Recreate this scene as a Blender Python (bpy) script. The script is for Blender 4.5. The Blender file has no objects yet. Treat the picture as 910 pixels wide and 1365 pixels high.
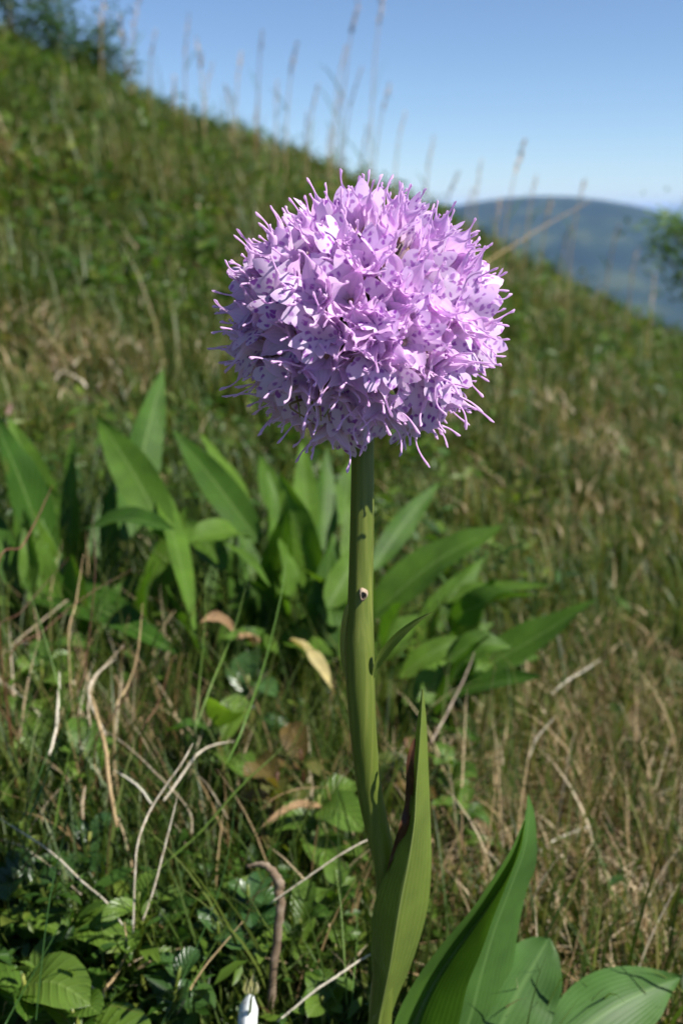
import bpy, math, random
import numpy as np
from mathutils import Vector, Matrix

random.seed(7)
RNG = np.random.default_rng(11)
sc = bpy.context.scene
R = math.radians

# ------------------------------------------------------------------ camera
F_PX, CX, CY = 1339.0, 455.0, 682.5          # focal length and centre, in pixels of the 910 x 1365 photograph
PITCH = math.atan(397.5 / F_PX)              # looking slightly down
CAM = np.array([0.0, 0.0, 0.185])
cam_d = bpy.data.cameras.new("camera")
cam_d.sensor_fit = 'HORIZONTAL'; cam_d.sensor_width = 24.0
cam_d.lens = F_PX / 910.0 * 24.0
cam_d.clip_start = 0.005; cam_d.clip_end = 60000.0
cam_d.dof.use_dof = True
cam_d.dof.focus_distance = 0.146
cam_d.dof.aperture_fstop = 26.0
cam_o = bpy.data.objects.new("camera", cam_d)
sc.collection.objects.link(cam_o)
cam_o.location = CAM
cam_o.rotation_euler = (math.pi / 2 - PITCH, 0, 0)
sc.camera = cam_o

# ------------------------------------------------------------------ sky, sun, exposure
SUN_EL, SUN_AZ = R(50), R(-23)                # azimuth measured from +X (right) towards +Y (away)
S = Vector((math.cos(SUN_EL) * math.cos(SUN_AZ), math.cos(SUN_EL) * math.sin(SUN_AZ), math.sin(SUN_EL)))
world = bpy.data.worlds.new("World"); sc.world = world; world.use_nodes = True
wn = world.node_tree; wn.nodes.clear()
w_out = wn.nodes.new('ShaderNodeOutputWorld'); w_bg = wn.nodes.new('ShaderNodeBackground')
w_sky = wn.nodes.new('ShaderNodeTexSky'); w_sky.sky_type = 'NISHITA'; w_sky.sun_disc = False
w_sky.sun_elevation = SUN_EL; w_sky.sun_rotation = math.atan2(S.x, S.y)
w_sky.altitude = 2000; w_sky.air_density = 1.0; w_sky.dust_density = 0.15; w_sky.ozone_density = 4.5
w_bg.inputs['Strength'].default_value = 0.068
wn.links.new(w_sky.outputs[0], w_bg.inputs[0]); wn.links.new(w_bg.outputs[0], w_out.inputs[0])
sun_d = bpy.data.lights.new("sun", 'SUN'); sun_d.energy = 5.0; sun_d.angle = R(0.53); sun_d.color = (1.0, 0.95, 0.88)
sun_o = bpy.data.objects.new("sun", sun_d); sc.collection.objects.link(sun_o)
sun_o.rotation_euler = S.to_track_quat('Z', 'Y').to_euler()
sc.view_settings.view_transform = 'Standard'; sc.view_settings.look = 'None'
sc.view_settings.exposure = 1.0; sc.view_settings.gamma = 1.0; sc.view_settings.use_curve_mapping = False
sc.render.engine = 'CYCLES'
sc.cycles.use_denoising = True
sc.cycles.use_adaptive_sampling = True; sc.cycles.adaptive_threshold = 0.025
sc.cycles.max_bounces = 8; sc.cycles.transmission_bounces = 5; sc.cycles.diffuse_bounces = 6; sc.cycles.volume_bounces = 1

# ------------------------------------------------------------------ helpers
COL = sc.collection
def ray(px, py):
    xc = (px - CX) / F_PX; yc = -(py - CY) / F_PX
    c, s = math.cos(PITCH), math.sin(PITCH)
    return np.array([xc, yc * s + c, yc * c - s])
def at(px, py, Y):
    d = ray(px, py)
    return CAM + d * (Y / d[1])
def px_m(px, py, Y):                          # metres per pixel at that spot
    d = ray(px, py)
    return (Y / d[1]) / F_PX

VALLEY = -500.0
def ground(x, y):
    x = np.asarray(x, float); y = np.asarray(y, float)
    r2 = x * x + y * y
    r = np.sqrt(r2)
    s = np.clip((r - 0.30) / 1.4, 0, 1); s = s * s * (3 - 2 * s)
    z = (0.03 + 0.055 * s) * (y - 0.155) - (0.20 + 0.23 * s) * (x - 0.005) - 0.0050 * r2
    f = np.clip(r / 0.6, 0.25, 6.0)
    z = z + f * 0.005 * (np.sin(9.1 * x + 1.3) * np.sin(7.7 * y + 0.4) + 0.6 * np.sin(17 * x - 11 * y + 2.0))
    z = z + np.clip((r - 1.5) / 4, 0, 1) * 0.10 * np.sin(1.1 * x + 0.9 * y + 1.0) * np.sin(1.7 * x - 0.5 * y)
    # smooth clamp onto the valley floor
    k = 40.0
    return np.where(z > VALLEY + 400, z, VALLEY + k * np.log1p(np.exp(np.clip((z - VALLEY) / k, -60, 60))))
def ground_hit(px, py):
    d = ray(px, py)
    ts = np.geomspace(0.1, 60, 4000)
    P = CAM[None] + d[None] * ts[:, None]
    below = P[:, 2] < ground(P[:, 0], P[:, 1])
    i = int(np.argmax(below)) if below.any() else len(ts) - 1
    return P[i]

def raw_obj(name, V, polys, mat, parent=None, base=None, uv=None, smooth=True):
    """One mesh object; V in world coordinates; origin at parent's world spot (child) or at base (top-level)."""
    V = np.asarray(V, float)
    org = np.array(parent["_w"]) if parent is not None else (np.array(base) if base is not None else V.mean(0))
    me = bpy.data.meshes.new(name)
    L = V - org
    me.from_pydata(L.tolist(), [], polys)
    if uv is not None:
        ul = me.uv_layers.new(name="UVMap")
        li = np.empty(len(me.loops), int); me.loops.foreach_get("vertex_index", li)
        ul.data.foreach_set("uv", np.asarray(uv, float)[li].ravel())
    if smooth: me.polygons.foreach_set("use_smooth", [True] * len(me.polygons))
    me.materials.append(mat)
    o = bpy.data.objects.new(name, me); COL.objects.link(o)
    if parent is not None: o.parent = parent
    else: o.location = org
    o["_w"] = [float(a) for a in org]
    return o
def grid_polys(nr, ncol, off=0):
    return [(off + i * ncol + j, off + i * ncol + j + 1, off + (i + 1) * ncol + j + 1, off + (i + 1) * ncol + j)
            for i in range(nr - 1) for j in range(ncol - 1)]
def empty(name, base):
    o = bpy.data.objects.new(name, None); COL.objects.link(o); o.location = base
    o.empty_display_size = 0.005
    o["_w"] = [float(a) for a in base]
    return o
def tag(o, label, cat=None, group=None, kind=None):
    if label: o["label"] = label
    if cat: o["category"] = cat
    if group: o["group"] = group
    if kind: o["kind"] = kind
    return o
def tri_mesh(name, V, T, mat, smooth=False):
    """large triangle mesh from arrays"""
    me = bpy.data.meshes.new(name)
    me.vertices.add(len(V)); me.vertices.foreach_set("co", np.ascontiguousarray(V, np.float32).ravel())
    n = len(T)
    me.loops.add(n * 3); me.loops.foreach_set("vertex_index", np.ascontiguousarray(T, np.int32).ravel())
    me.polygons.add(n); me.polygons.foreach_set("loop_start", np.arange(n, dtype=np.int32) * 3)
    if smooth: me.polygons.foreach_set("use_smooth", np.ones(n, bool))
    me.update(calc_edges=True); me.validate()
    if mat: me.materials.append(mat)
    o = bpy.data.objects.new(name, me); COL.objects.link(o)
    return o
def catmull(P, n):
    P = np.asarray(P, float)
    Q = np.vstack([2 * P[0] - P[1], P, 2 * P[-1] - P[-2]])
    t = np.linspace(0, len(P) - 1, n); i = np.minimum(t.astype(int), len(P) - 2); f = (t - i)[:, None]
    a, b, c, d = Q[i], Q[i + 1], Q[i + 2], Q[i + 3]
    return 0.5 * (2 * b + (c - a) * f + (2 * a - 5 * b + 4 * c - d) * f ** 2 + (3 * b - a - 3 * c + d) * f ** 3)
def norm(v):
    v = np.asarray(v, float); return v / (np.linalg.norm(v, axis=-1, keepdims=True) + 1e-12)
def tube_geo(P, rad, sides=8, flat=1.0, cap=True):
    P = np.asarray(P, float); n = len(P); rad = np.broadcast_to(np.asarray(rad, float), (n,))
    T = norm(np.gradient(P, axis=0))
    ref = np.array([0, -1.0, 0.15]); 
    N = norm(ref[None] - (T @ ref)[:, None] * T); B = np.cross(T, N)
    a = np.linspace(0, 2 * math.pi, sides, endpoint=False)
    V = P[:, None] + rad[:, None, None] * (np.cos(a)[None, :, None] * N[:, None] * flat + np.sin(a)[None, :, None] * B[:, None])
    V = V.reshape(-1, 3)
    polys = [(i * sides + j, i * sides + (j + 1) % sides, (i + 1) * sides + (j + 1) % sides, (i + 1) * sides + j)
             for i in range(n - 1) for j in range(sides)]
    if cap:
        polys.append(tuple(range(sides - 1, -1, -1))); polys.append(tuple((n - 1) * sides + j for j in range(sides)))
    uv = np.array([[j / sides, i / (n - 1)] for i in range(n) for j in range(sides)])
    return V, polys, uv

# ------------------------------------------------------------------ materials
def nt(name):
    m = bpy.data.materials.new(name); m.use_nodes = True
    t = m.node_tree; t.nodes.clear()
    return m, t, t.nodes, t.links
def ramp(N, stops, interp='LINEAR'):
    r = N.new('ShaderNodeValToRGB'); r.color_ramp.interpolation = interp
    e = r.color_ramp.elements
    while len(e) < len(stops): e.new(0.5)
    for k, (p, c) in enumerate(stops):
        e[k].position = p; e[k].color = (*c, 1) if len(c) == 3 else c
    return r
def math_node(N, L, op, a, b=None, c=None):
    m = N.new('ShaderNodeMath'); m.operation = op
    for i, v in enumerate((a, b, c)):
        if v is None: continue
        if isinstance(v, (int, float)): m.inputs[i].default_value = v
        else: L.new(v, m.inputs[i])
    return m.outputs[0]
def mixcol(N, L, fac, a, b, mode='MIX'):
    m = N.new('ShaderNodeMix'); m.data_type = 'RGBA'; m.blend_type = mode
    for i, v in ((0, fac), (6, a), (7, b)):
        if isinstance(v, (int, float)): m.inputs[i].default_value = v
        elif isinstance(v, tuple): m.inputs[i].default_value = (*v, 1)
        else: L.new(v, m.inputs[i])
    return m.outputs[2]
def thin_shader(N, L, col, tcol, trans, rough, spec, normal=None):
    """front reflection + light coming through the leaf"""
    out = N.new('ShaderNodeOutputMaterial')
    p = N.new('ShaderNodeBsdfPrincipled'); p.inputs['Roughness'].default_value = rough
    p.inputs['Specular IOR Level'].default_value = spec
    L.new(col, p.inputs['Base Color'])
    tr = N.new('ShaderNodeBsdfTranslucent'); L.new(tcol, tr.inputs['Color'])
    if normal is not None: L.new(normal, p.inputs['Normal']); L.new(normal, tr.inputs['Normal'])
    mx = N.new('ShaderNodeMixShader'); mx.inputs[0].default_value = trans
    L.new(p.outputs[0], mx.inputs[1]); L.new(tr.outputs[0], mx.inputs[2]); L.new(mx.outputs[0], out.inputs['Surface'])
def mass_mat(name, stops, trans=0.35, rough=0.5, spec=0.35, tboost=(1.5, 1.6, 0.7), greener=False, patch=1.1):
    """for meshes of many blades / leaves: colour by island"""
    m, t, N, L = nt(name)
    g = N.new('ShaderNodeNewGeometry')
    r = ramp(N, stops); fac = g.outputs['Random Per Island']
    if greener:                               # lusher, less yellowed patch round the broad-leaved plants
        sp = N.new('ShaderNodeSeparateXYZ'); L.new(g.outputs['Position'], sp.inputs[0])
        mr = []
        for k, a, b in ((0, 0.0, 0.08), (1, 0.4, 0.8)):
            q = N.new('ShaderNodeMapRange'); L.new(sp.outputs[k], q.inputs[0]); q.inputs[1].default_value = a; q.inputs[2].default_value = b
            q.inputs[3].default_value = 0.6; q.inputs[4].default_value = 1.0; mr.append(q.outputs[0])
        fac = math_node(N, L, 'MULTIPLY', fac, math_node(N, L, 'MAXIMUM', *mr))
    nz = N.new('ShaderNodeTexNoise'); nz.inputs['Scale'].default_value = 4.5; nz.inputs['Detail'].default_value = 5; nz.inputs['Roughness'].default_value = 0.65
    L.new(g.outputs['Position'], nz.inputs['Vector'])
    fac = math_node(N, L, 'ADD', math_node(N, L, 'MULTIPLY', fac, 0.8), math_node(N, L, 'MULTIPLY', math_node(N, L, 'SUBTRACT', nz.outputs[0], 0.42), patch))
    L.new(fac, r.inputs[0])
    tc = mixcol(N, L, 1.0, r.outputs[0], tboost, 'MULTIPLY')
    thin_shader(N, L, r.outputs[0], tc, trans, rough, spec)
    return m
def leaf_mat(name, c0, c1, rib, trans=0.3, rough=0.42, spec=0.4, veins='parallel', nveins=16.0, bump=0.25, spots=None, tboost=(1.6, 1.7, 0.6)):
    """single leaves: colour by object, midrib and veins by UV (u across 0..1, v along)"""
    m, t, N, L = nt(name)
    uvn = N.new('ShaderNodeUVMap'); uvn.uv_map = "UVMap"
    sp = N.new('ShaderNodeSeparateXYZ'); L.new(uvn.outputs[0], sp.inputs[0])
    oi = N.new('ShaderNodeObjectInfo')
    base = mixcol(N, L, oi.outputs['Random'], c0, c1)
    tc = N.new('ShaderNodeTexCoord')
    nz = N.new('ShaderNodeTexNoise'); nz.inputs['Scale'].default_value = 90; nz.inputs['Detail'].default_value = 4
    L.new(tc.outputs['Object'], nz.inputs['Vector'])
    nzr = ramp(N, [(0.3, (0.72, 0.72, 0.72)), (0.7, (1.25, 1.22, 1.1))]); L.new(nz.outputs[0], nzr.inputs[0])
    base = mixcol(N, L, 1.0, base, nzr.outputs[0], 'MULTIPLY')
    d = math_node(N, L, 'ABSOLUTE', math_node(N, L, 'SUBTRACT', sp.outputs[0], 0.5))
    if veins == 'parallel':
        ph = math_node(N, L, 'MULTIPLY', sp.outputs[0], nveins * math.pi)
    else:
        ph = math_node(N, L, 'MULTIPLY', math_node(N, L, 'SUBTRACT', sp.outputs[1], math_node(N, L, 'MULTIPLY', d, 0.55)), nveins * math.pi * 1.4)
    vs = math_node(N, L, 'POWER', math_node(N, L, 'ABSOLUTE', math_node(N, L, 'SINE', ph)), 8.0 if veins != 'parallel' else 3.0)
    col = mixcol(N, L, math_node(N, L, 'MULTIPLY', vs, 0.16), base, rib)
    ribm = N.new('ShaderNodeMapRange'); L.new(d, ribm.inputs[0])
    ribm.inputs[1].default_value = 0.0; ribm.inputs[2].default_value = 0.045; ribm.inputs[3].default_value = 0.75; ribm.inputs[4].default_value = 0.0
    col = mixcol(N, L, ribm.outputs[0], col, rib)
    if spots:
        n2 = N.new('ShaderNodeTexNoise'); n2.inputs['Scale'].default_value = spots[1]; n2.inputs['Detail'].default_value = 5
        L.new(tc.outputs['Object'], n2.inputs['Vector'])
        r2 = ramp(N, [(spots[2], (0, 0, 0)), (spots[2] + 0.1, (1, 1, 1))]); L.new(n2.outputs[0], r2.inputs[0])
        col = mixcol(N, L, r2.outputs[0], col, spots[0])
    bp = N.new('ShaderNodeBump'); bp.inputs['Strength'].default_value = bump; bp.inputs['Distance'].default_value = 0.0004
    L.new(math_node(N, L, 'ADD', vs, math_node(N, L, 'MULTIPLY', nz.outputs[0], 0.8)), bp.inputs['Height'])
    tcol = mixcol(N, L, 1.0, col, tboost, 'MULTIPLY')
    thin_shader(N, L, col, tcol, trans, rough, spec, bp.outputs[0])
    return m

def petal_mat(name, spots):
    m, t, N, L = nt(name)
    uvn = N.new('ShaderNodeUVMap'); uvn.uv_map = "UVMap"
    sp = N.new('ShaderNodeSeparateXYZ'); L.new(uvn.outputs[0], sp.inputs[0])
    oi = N.new('ShaderNodeObjectInfo')
    if not spots:
        r = ramp(N, [(0.0, (0.90, 0.82, 0.87)), (0.22, (0.88, 0.73, 0.88)), (0.5, (0.85, 0.62, 0.87)), (0.72, (0.82, 0.56, 0.85)), (1.0, (0.84, 0.60, 0.87))])
        L.new(sp.outputs[1], r.inputs[0])
        col = mixcol(N, L, math_node(N, L, 'MULTIPLY', oi.outputs['Random'], 0.5), r.outputs[0], (0.88, 0.70, 0.89))
        ph = math_node(N, L, 'MULTIPLY', sp.outputs[0], 5 * math.pi)
        vs = math_node(N, L, 'POWER', math_node(N, L, 'ABSOLUTE', math_node(N, L, 'SINE', ph)), 4.0)
        col = mixcol(N, L, math_node(N, L, 'MULTIPLY', vs, 0.18), col, (0.50, 0.22, 0.66))
    else:
        r = ramp(N, [(0.0, (0.84, 0.76, 0.72)), (0.2, (0.83, 0.72, 0.87)), (0.6, (0.82, 0.66, 0.87)), (1.0, (0.80, 0.57, 0.86))])
        L.new(sp.outputs[1], r.inputs[0])
        mp = N.new('ShaderNodeMapping'); mp.inputs['Scale'].default_value = (8.0, 5.2, 1); L.new(uvn.outputs[0], mp.inputs['Vector'])
        cmb = N.new('ShaderNodeCombineXYZ')
        off = math_node(N, L, 'MULTIPLY', oi.outputs['Random'], 57.0); L.new(off, cmb.inputs[0]); L.new(off, cmb.inputs[1])
        L.new(cmb.outputs[0], mp.inputs['Location'])
        vo = N.new('ShaderNodeTexVoronoi'); vo.voronoi_dimensions = '2D'; vo.inputs['Scale'].default_value = 1.0; vo.inputs['Randomness'].default_value = 0.75
        wz = N.new('ShaderNodeTexNoise'); wz.inputs['Scale'].default_value = 0.9; wz.inputs['Detail'].default_value = 2; L.new(mp.outputs[0], wz.inputs['Vector'])
        wv = N.new('ShaderNodeVectorMath'); wv.operation = 'MULTIPLY_ADD'; L.new(wz.outputs['Color'], wv.inputs[0]); wv.inputs[1].default_value = (1.3, 1.3, 0); L.new(mp.outputs[0], wv.inputs[2])
        L.new(wv.outputs[0], vo.inputs['Vector'])
        sr = ramp(N, [(0.17, (1, 1, 1)), (0.33, (0, 0, 0))]); L.new(vo.outputs['Distance'], sr.inputs[0])
        band = ramp(N, [(0.16, (0, 0, 0)), (0.24, (1, 1, 1)), (0.86, (1, 1, 1)), (0.93, (0, 0, 0))]); L.new(sp.outputs[1], band.inputs[0])
        msk = math_node(N, L, 'MULTIPLY', math_node(N, L, 'MULTIPLY', sr.outputs[0], band.outputs[0]), math_node(N, L, 'ADD', 0.62, math_node(N, L, 'MULTIPLY', oi.outputs['Random'], 0.33)))
        col = mixcol(N, L, msk, r.outputs[0], (0.34, 0.06, 0.48))
    tc = mixcol(N, L, 1.0, col, (1.0, 0.93, 1.0), 'MULTIPLY')
    thin_shader(N, L, col, tc, 0.50, 0.55, 0.2)
    return m

def plain_mat(name, c0, c1, rough=0.6, spec=0.3, scale=200.0, stretch=(1, 1, 1), bump=0.3):
    m, t, N, L = nt(name)
    tc = N.new('ShaderNodeTexCoord'); mp = N.new('ShaderNodeMapping'); mp.inputs['Scale'].default_value = stretch
    L.new(tc.outputs['Object'], mp.inputs[0])
    nz = N.new('ShaderNodeTexNoise'); nz.inputs['Scale'].default_value = scale; nz.inputs['Detail'].default_value = 4; L.new(mp.outputs[0], nz.inputs['Vector'])
    oi = N.new('ShaderNodeObjectInfo')
    f = math_node(N, L, 'ADD', math_node(N, L, 'MULTIPLY', nz.outputs[0], 0.9), math_node(N, L, 'MULTIPLY', math_node(N, L, 'SUBTRACT', oi.outputs['Random'], 0.5), 0.6))
    r = ramp(N, [(0.2, c0), (0.75, c1)]); L.new(f, r.inputs[0])
    out = N.new('ShaderNodeOutputMaterial'); p = N.new('ShaderNodeBsdfPrincipled')
    p.inputs['Roughness'].default_value = rough; p.inputs['Specular IOR Level'].default_value = spec
    L.new(r.outputs[0], p.inputs['Base Color'])
    bp = N.new('ShaderNodeBump'); bp.inputs['Strength'].default_value = bump; bp.inputs['Distance'].default_value = 0.0003
    L.new(nz.outputs[0], bp.inputs['Height']); L.new(bp.outputs[0], p.inputs['Normal'])
    L.new(p.outputs[0], out.inputs['Surface'])
    return m

M = {}
M['tepal'] = petal_mat('lilac_tepal', False)
M['lip'] = petal_mat('spotted_lip', True)
M['column'] = plain_mat('column_cream', (0.30, 0.17, 0.14), (0.50, 0.36, 0.24), 0.5, 0.3, 900)
M['ovary'] = plain_mat('ovary_green_purple', (0.10, 0.09, 0.05), (0.20, 0.13, 0.17), 0.5, 0.3, 500)
M['stem'] = plain_mat('stem_green', (0.085, 0.115, 0.018), (0.23, 0.245, 0.055), 0.42, 0.4, 130, (8, 8, 0.35), 0.35)
M['scar'] = plain_mat('dry_scar', (0.07, 0.035, 0.015), (0.42, 0.33, 0.24), 0.7, 0.2, 900)
M['sheath'] = leaf_mat('sheath_leaf', (0.125, 0.175, 0.032), (0.125, 0.175, 0.032), (0.21, 0.25, 0.08), 0.28, 0.42, 0.4, 'parallel', 14, 0.35,
                       spots=((0.09, 0.035, 0.012), 60, 0.66))
M['brown_edge'] = plain_mat('withered_edge', (0.05, 0.018, 0.008), (0.20, 0.10, 0.035), 0.6, 0.3, 500)
M['keel_leaf'] = leaf_mat('keeled_leaf', (0.048, 0.115, 0.018), (0.06, 0.13, 0.022), (0.10, 0.18, 0.05), 0.26, 0.38, 0.45, 'parallel', 18, 0.2)
M['pale_leaf'] = leaf_mat('pale_leaf', (0.042, 0.105, 0.022), (0.055, 0.12, 0.024), (0.10, 0.18, 0.05), 0.28, 0.5, 0.25, 'parallel', 16, 0.08, spots=((0.16, 0.13, 0.05), 70, 0.68))
M['broad'] = leaf_mat('broad_leaf', (0.030, 0.082, 0.009), (0.086, 0.165, 0.018), (0.12, 0.19, 0.05), 0.36, 0.5, 0.2, 'lateral', 9, 0.25, spots=((0.10, 0.07, 0.02), 45, 0.69))
M['herb'] = leaf_mat('herb_leaf', (0.05, 0.12, 0.015), (0.11, 0.19, 0.025), (0.16, 0.24, 0.05), 0.42, 0.38, 0.45, 'lateral', 6, 0.5)
M['red_herb'] = leaf_mat('reddish_herb_leaf', (0.07, 0.11, 0.02), (0.13, 0.075, 0.025), (0.22, 0.16, 0.05), 0.40, 0.42, 0.4, 'lateral', 6, 0.5)
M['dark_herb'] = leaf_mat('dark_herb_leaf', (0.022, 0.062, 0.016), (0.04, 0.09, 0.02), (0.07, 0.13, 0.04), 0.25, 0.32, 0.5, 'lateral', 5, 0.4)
M['blade'] = leaf_mat('grass_blade', (0.07, 0.16, 0.02), (0.12, 0.20, 0.03), (0.15, 0.24, 0.05), 0.40, 0.4, 0.4, 'parallel', 4, 0.2)
M['dark_blade'] = leaf_mat('dark_grass_blade', (0.03, 0.085, 0.018), (0.05, 0.11, 0.02), (0.09, 0.15, 0.04), 0.30, 0.38, 0.4, 'parallel', 4, 0.2)
M['straw'] = plain_mat('bleached_straw', (0.22, 0.17, 0.10), (0.60, 0.55, 0.44), 0.6, 0.3, 250, (6, 6, 0.6), 0.3)
M['tan'] = plain_mat('tan_stalk', (0.20, 0.13, 0.06), (0.42, 0.31, 0.16), 0.6, 0.3, 250)
M['redstem'] = plain_mat('red_brown_stem', (0.06, 0.025, 0.014), (0.14, 0.06, 0.025), 0.5, 0.35, 250)
M['dead_wood'] = plain_mat('withered_grey_stem', (0.14, 0.10, 0.065), (0.42, 0.35, 0.27), 0.75, 0.2, 260)
M['dead_leaf'] = leaf_mat('dead_leaf', (0.17, 0.08, 0.04), (0.30, 0.20, 0.11), (0.30, 0.20, 0.10), 0.25, 0.6, 0.2, 'lateral', 6, 0.6, tboost=(1.2, 1.1, 0.8))
M['white_stub'] = plain_mat('white_sheath', (0.42, 0.46, 0.46), (0.68, 0.71, 0.71), 0.45, 0.4, 300)
M['yellow_tip'] = plain_mat('yellow_tip', (0.26, 0.25, 0.09), (0.48, 0.45, 0.26), 0.5, 0.3, 500)
M['seed'] = plain_mat('seed_head', (0.26, 0.19, 0.13), (0.46, 0.37, 0.28), 0.7, 0.2, 300)
M['bark'] = plain_mat('bark', (0.10, 0.085, 0.06), (0.22, 0.19, 0.15), 0.8, 0.2, 60)
M['grass'] = mass_mat('meadow_grass', [(0, (0.015, 0.036, 0.006)), (0.3, (0.042, 0.074, 0.011)), (0.6, (0.088, 0.115, 0.018)), (0.82, (0.135, 0.126, 0.032)), (1, (0.23, 0.16, 0.075))], greener=True)
M['dry_grass'] = mass_mat('meadow_straw', [(0, (0.07, 0.045, 0.02)), (0.3, (0.14, 0.09, 0.035)), (0.55, (0.27, 0.19, 0.09)), (0.78, (0.42, 0.33, 0.20)), (1, (0.60, 0.53, 0.40))], 0.2, 0.6, 0.3, (1.2, 1.15, 0.9))
M['under'] = mass_mat('meadow_leaves', [(0, (0.014, 0.040, 0.007)), (0.4, (0.038, 0.088, 0.011)), (0.75, (0.080, 0.135, 0.016)), (0.93, (0.13, 0.15, 0.025)), (0.97, (0.14, 0.075, 0.03)), (1, (0.10, 0.045, 0.022))], 0.36, 0.46, 0.3)
M['tree_leaf'] = mass_mat('tree_leaves', [(0, (0.050, 0.110, 0.016)), (1, (0.12, 0.20, 0.03))], 0.35, 0.4, 0.4)
M['shrub_leaf'] = mass_mat('shrub_leaves', [(0, (0.025, 0.060, 0.018)), (1, (0.05, 0.10, 0.025))], 0.3, 0.45, 0.4)

def ground_mat():
    m, t, N, L = nt('meadow_ground')
    g = N.new('ShaderNodeNewGeometry')
    n1 = N.new('ShaderNodeTexNoise'); n1.inputs['Scale'].default_value = 14; n1.inputs['Detail'].default_value = 8; L.new(g.outputs['Position'], n1.inputs['Vector'])
    n2 = N.new('ShaderNodeTexNoise'); n2.inputs['Scale'].default_value = 160; n2.inputs['Detail'].default_value = 4; L.new(g.outputs['Position'], n2.inputs['Vector'])
    r1 = ramp(N, [(0.30, (0.030, 0.026, 0.014)), (0.48, (0.035, 0.050, 0.014)), (0.60, (0.055, 0.070, 0.022)), (0.72, (0.10, 0.085, 0.045))]); L.new(n1.outputs[0], r1.inputs[0])
    r2 = ramp(N, [(0.3, (0.5, 0.5, 0.5)), (0.7, (1.4, 1.35, 1.2))]); L.new(n2.outputs[0], r2.inputs[0])
    col = mixcol(N, L, 1.0, r1.outputs[0], r2.outputs[0], 'MULTIPLY')
    out = N.new('ShaderNodeOutputMaterial'); p = N.new('ShaderNodeBsdfPrincipled'); p.inputs['Roughness'].default_value = 0.9; p.inputs['Specular IOR Level'].default_value = 0.1
    L.new(col, p.inputs['Base Color'])
    bp = N.new('ShaderNodeBump'); bp.inputs['Strength'].default_value = 0.8; bp.inputs['Distance'].default_value = 0.004; L.new(n2.outputs[0], bp.inputs['Height']); L.new(bp.outputs[0], p.inputs['Normal'])
    L.new(p.outputs[0], out.inputs['Surface'])
    return m
def forest_mat():
    m, t, N, L = nt('far_forest')
    g = N.new('ShaderNodeNewGeometry')
    n1 = N.new('ShaderNodeTexNoise'); n1.inputs['Scale'].default_value = 0.006; n1.inputs['Detail'].default_value = 9; n1.inputs['Roughness'].default_value = 0.65; L.new(g.outputs['Position'], n1.inputs['Vector'])
    r1 = ramp(N, [(0.32, (0.012, 0.022, 0.014)), (0.52, (0.024, 0.038, 0.020)), (0.64, (0.055, 0.07, 0.03))]); L.new(n1.outputs[0], r1.inputs[0])
    out = N.new('ShaderNodeOutputMaterial'); p = N.new('ShaderNodeBsdfPrincipled'); p.inputs['Roughness'].default_value = 1.0; p.inputs['Specular IOR Level'].default_value = 0.0
    L.new(r1.outputs[0], p.inputs['Base Color']); L.new(p.outputs[0], out.inputs['Surface'])
    return m

# ------------------------------------------------------------------ ground sheet, far hill, haze
def build_ground():
    na = 240
    rr = np.concatenate([[0.0], np.geomspace(0.03, 22000, 210)])
    a = np.linspace(0, 2 * math.pi, na, endpoint=False)
    X = rr[:, None] * np.sin(a)[None]; Y = rr[:, None] * np.cos(a)[None]
    Z = ground(X, Y)
    V = np.stack([X, Y, Z], -1).reshape(-1, 3)
    i, j = np.meshgrid(np.arange(len(rr) - 1), np.arange(na), indexing='ij')
    j2 = (j + 1) % na
    A, B, C_, D = i * na + j, i * na + j2, (i + 1) * na + j2, (i + 1) * na + j
    T = np.concatenate([np.stack([A, C_, B], -1).reshape(-1, 3), np.stack([A, D, C_], -1).reshape(-1, 3)])
    o = tri_mesh('ground', V, T, ground_mat(), True)
    tag(o, 'steep grassy mountain slope falling away to the side', 'ground', kind='structure')
build_ground()

def build_hill():
    # a forested dome some kilometres off
    Yd = 4300.0
    nx, ny = 160, 60
    ridge_px = [(-200, 470), (100, 400), (300, 345), (450, 310), (560, 285), (615, 272), (680, 262), (740, 260), (800, 266), (860, 279), (910, 293), (1000, 322), (1150, 370), (1400, 450), (1800, 560)]
    rx = np.array([at(p, q, Yd)[0] for p, q in ridge_px]); rz = np.array([at(p, q, Yd)[2] for p, q in ridge_px])
    xs = np.linspace(rx[0], rx[-1], nx)
    zr = np.interp(xs, rx, rz)
    k = np.ones(7) / 7; zp = np.pad(zr, 3, mode='edge'); zr = np.convolve(zp, k, 'valid')
    v = np.linspace(-1, 1, ny)
    prof = np.cos(v * math.pi / 2) ** 0.9
    X = np.repeat(xs[:, None], ny, 1); Yy = Yd + v[None] * 1900 + 0 * X
    Z = VALLEY - 5 + (zr[:, None] - VALLEY + 5) * prof[None]
    rough = (18 * np.sin(X * 0.006 + Yy * 0.004) * np.sin(Yy * 0.007 - 1) + 7 * np.sin(X * 0.021 + 1.7) * np.sin(Yy * 0.017)) * (1 - prof[None] ** 6)
    Z = Z + rough * prof[None] + RNG.uniform(-2.5, 2.5, X.shape)
    V = np.stack([X, Yy, Z], -1).reshape(-1, 3)
    i, j = np.meshgrid(np.arange(nx - 1), np.arange(ny - 1), indexing='ij')
    A, B, C_, D = i * ny + j, i * ny + j + 1, (i + 1) * ny + j + 1, (i + 1) * ny + j
    T = np.concatenate([np.stack([A, C_, B], -1).reshape(-1, 3), np.stack([A, D, C_], -1).reshape(-1, 3)])
    o = tri_mesh('distant_hill', V, T, forest_mat(), True)
    tag(o, 'blue hazy wooded hill far beyond the slope', 'hill', kind='structure')
build_hill()

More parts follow.
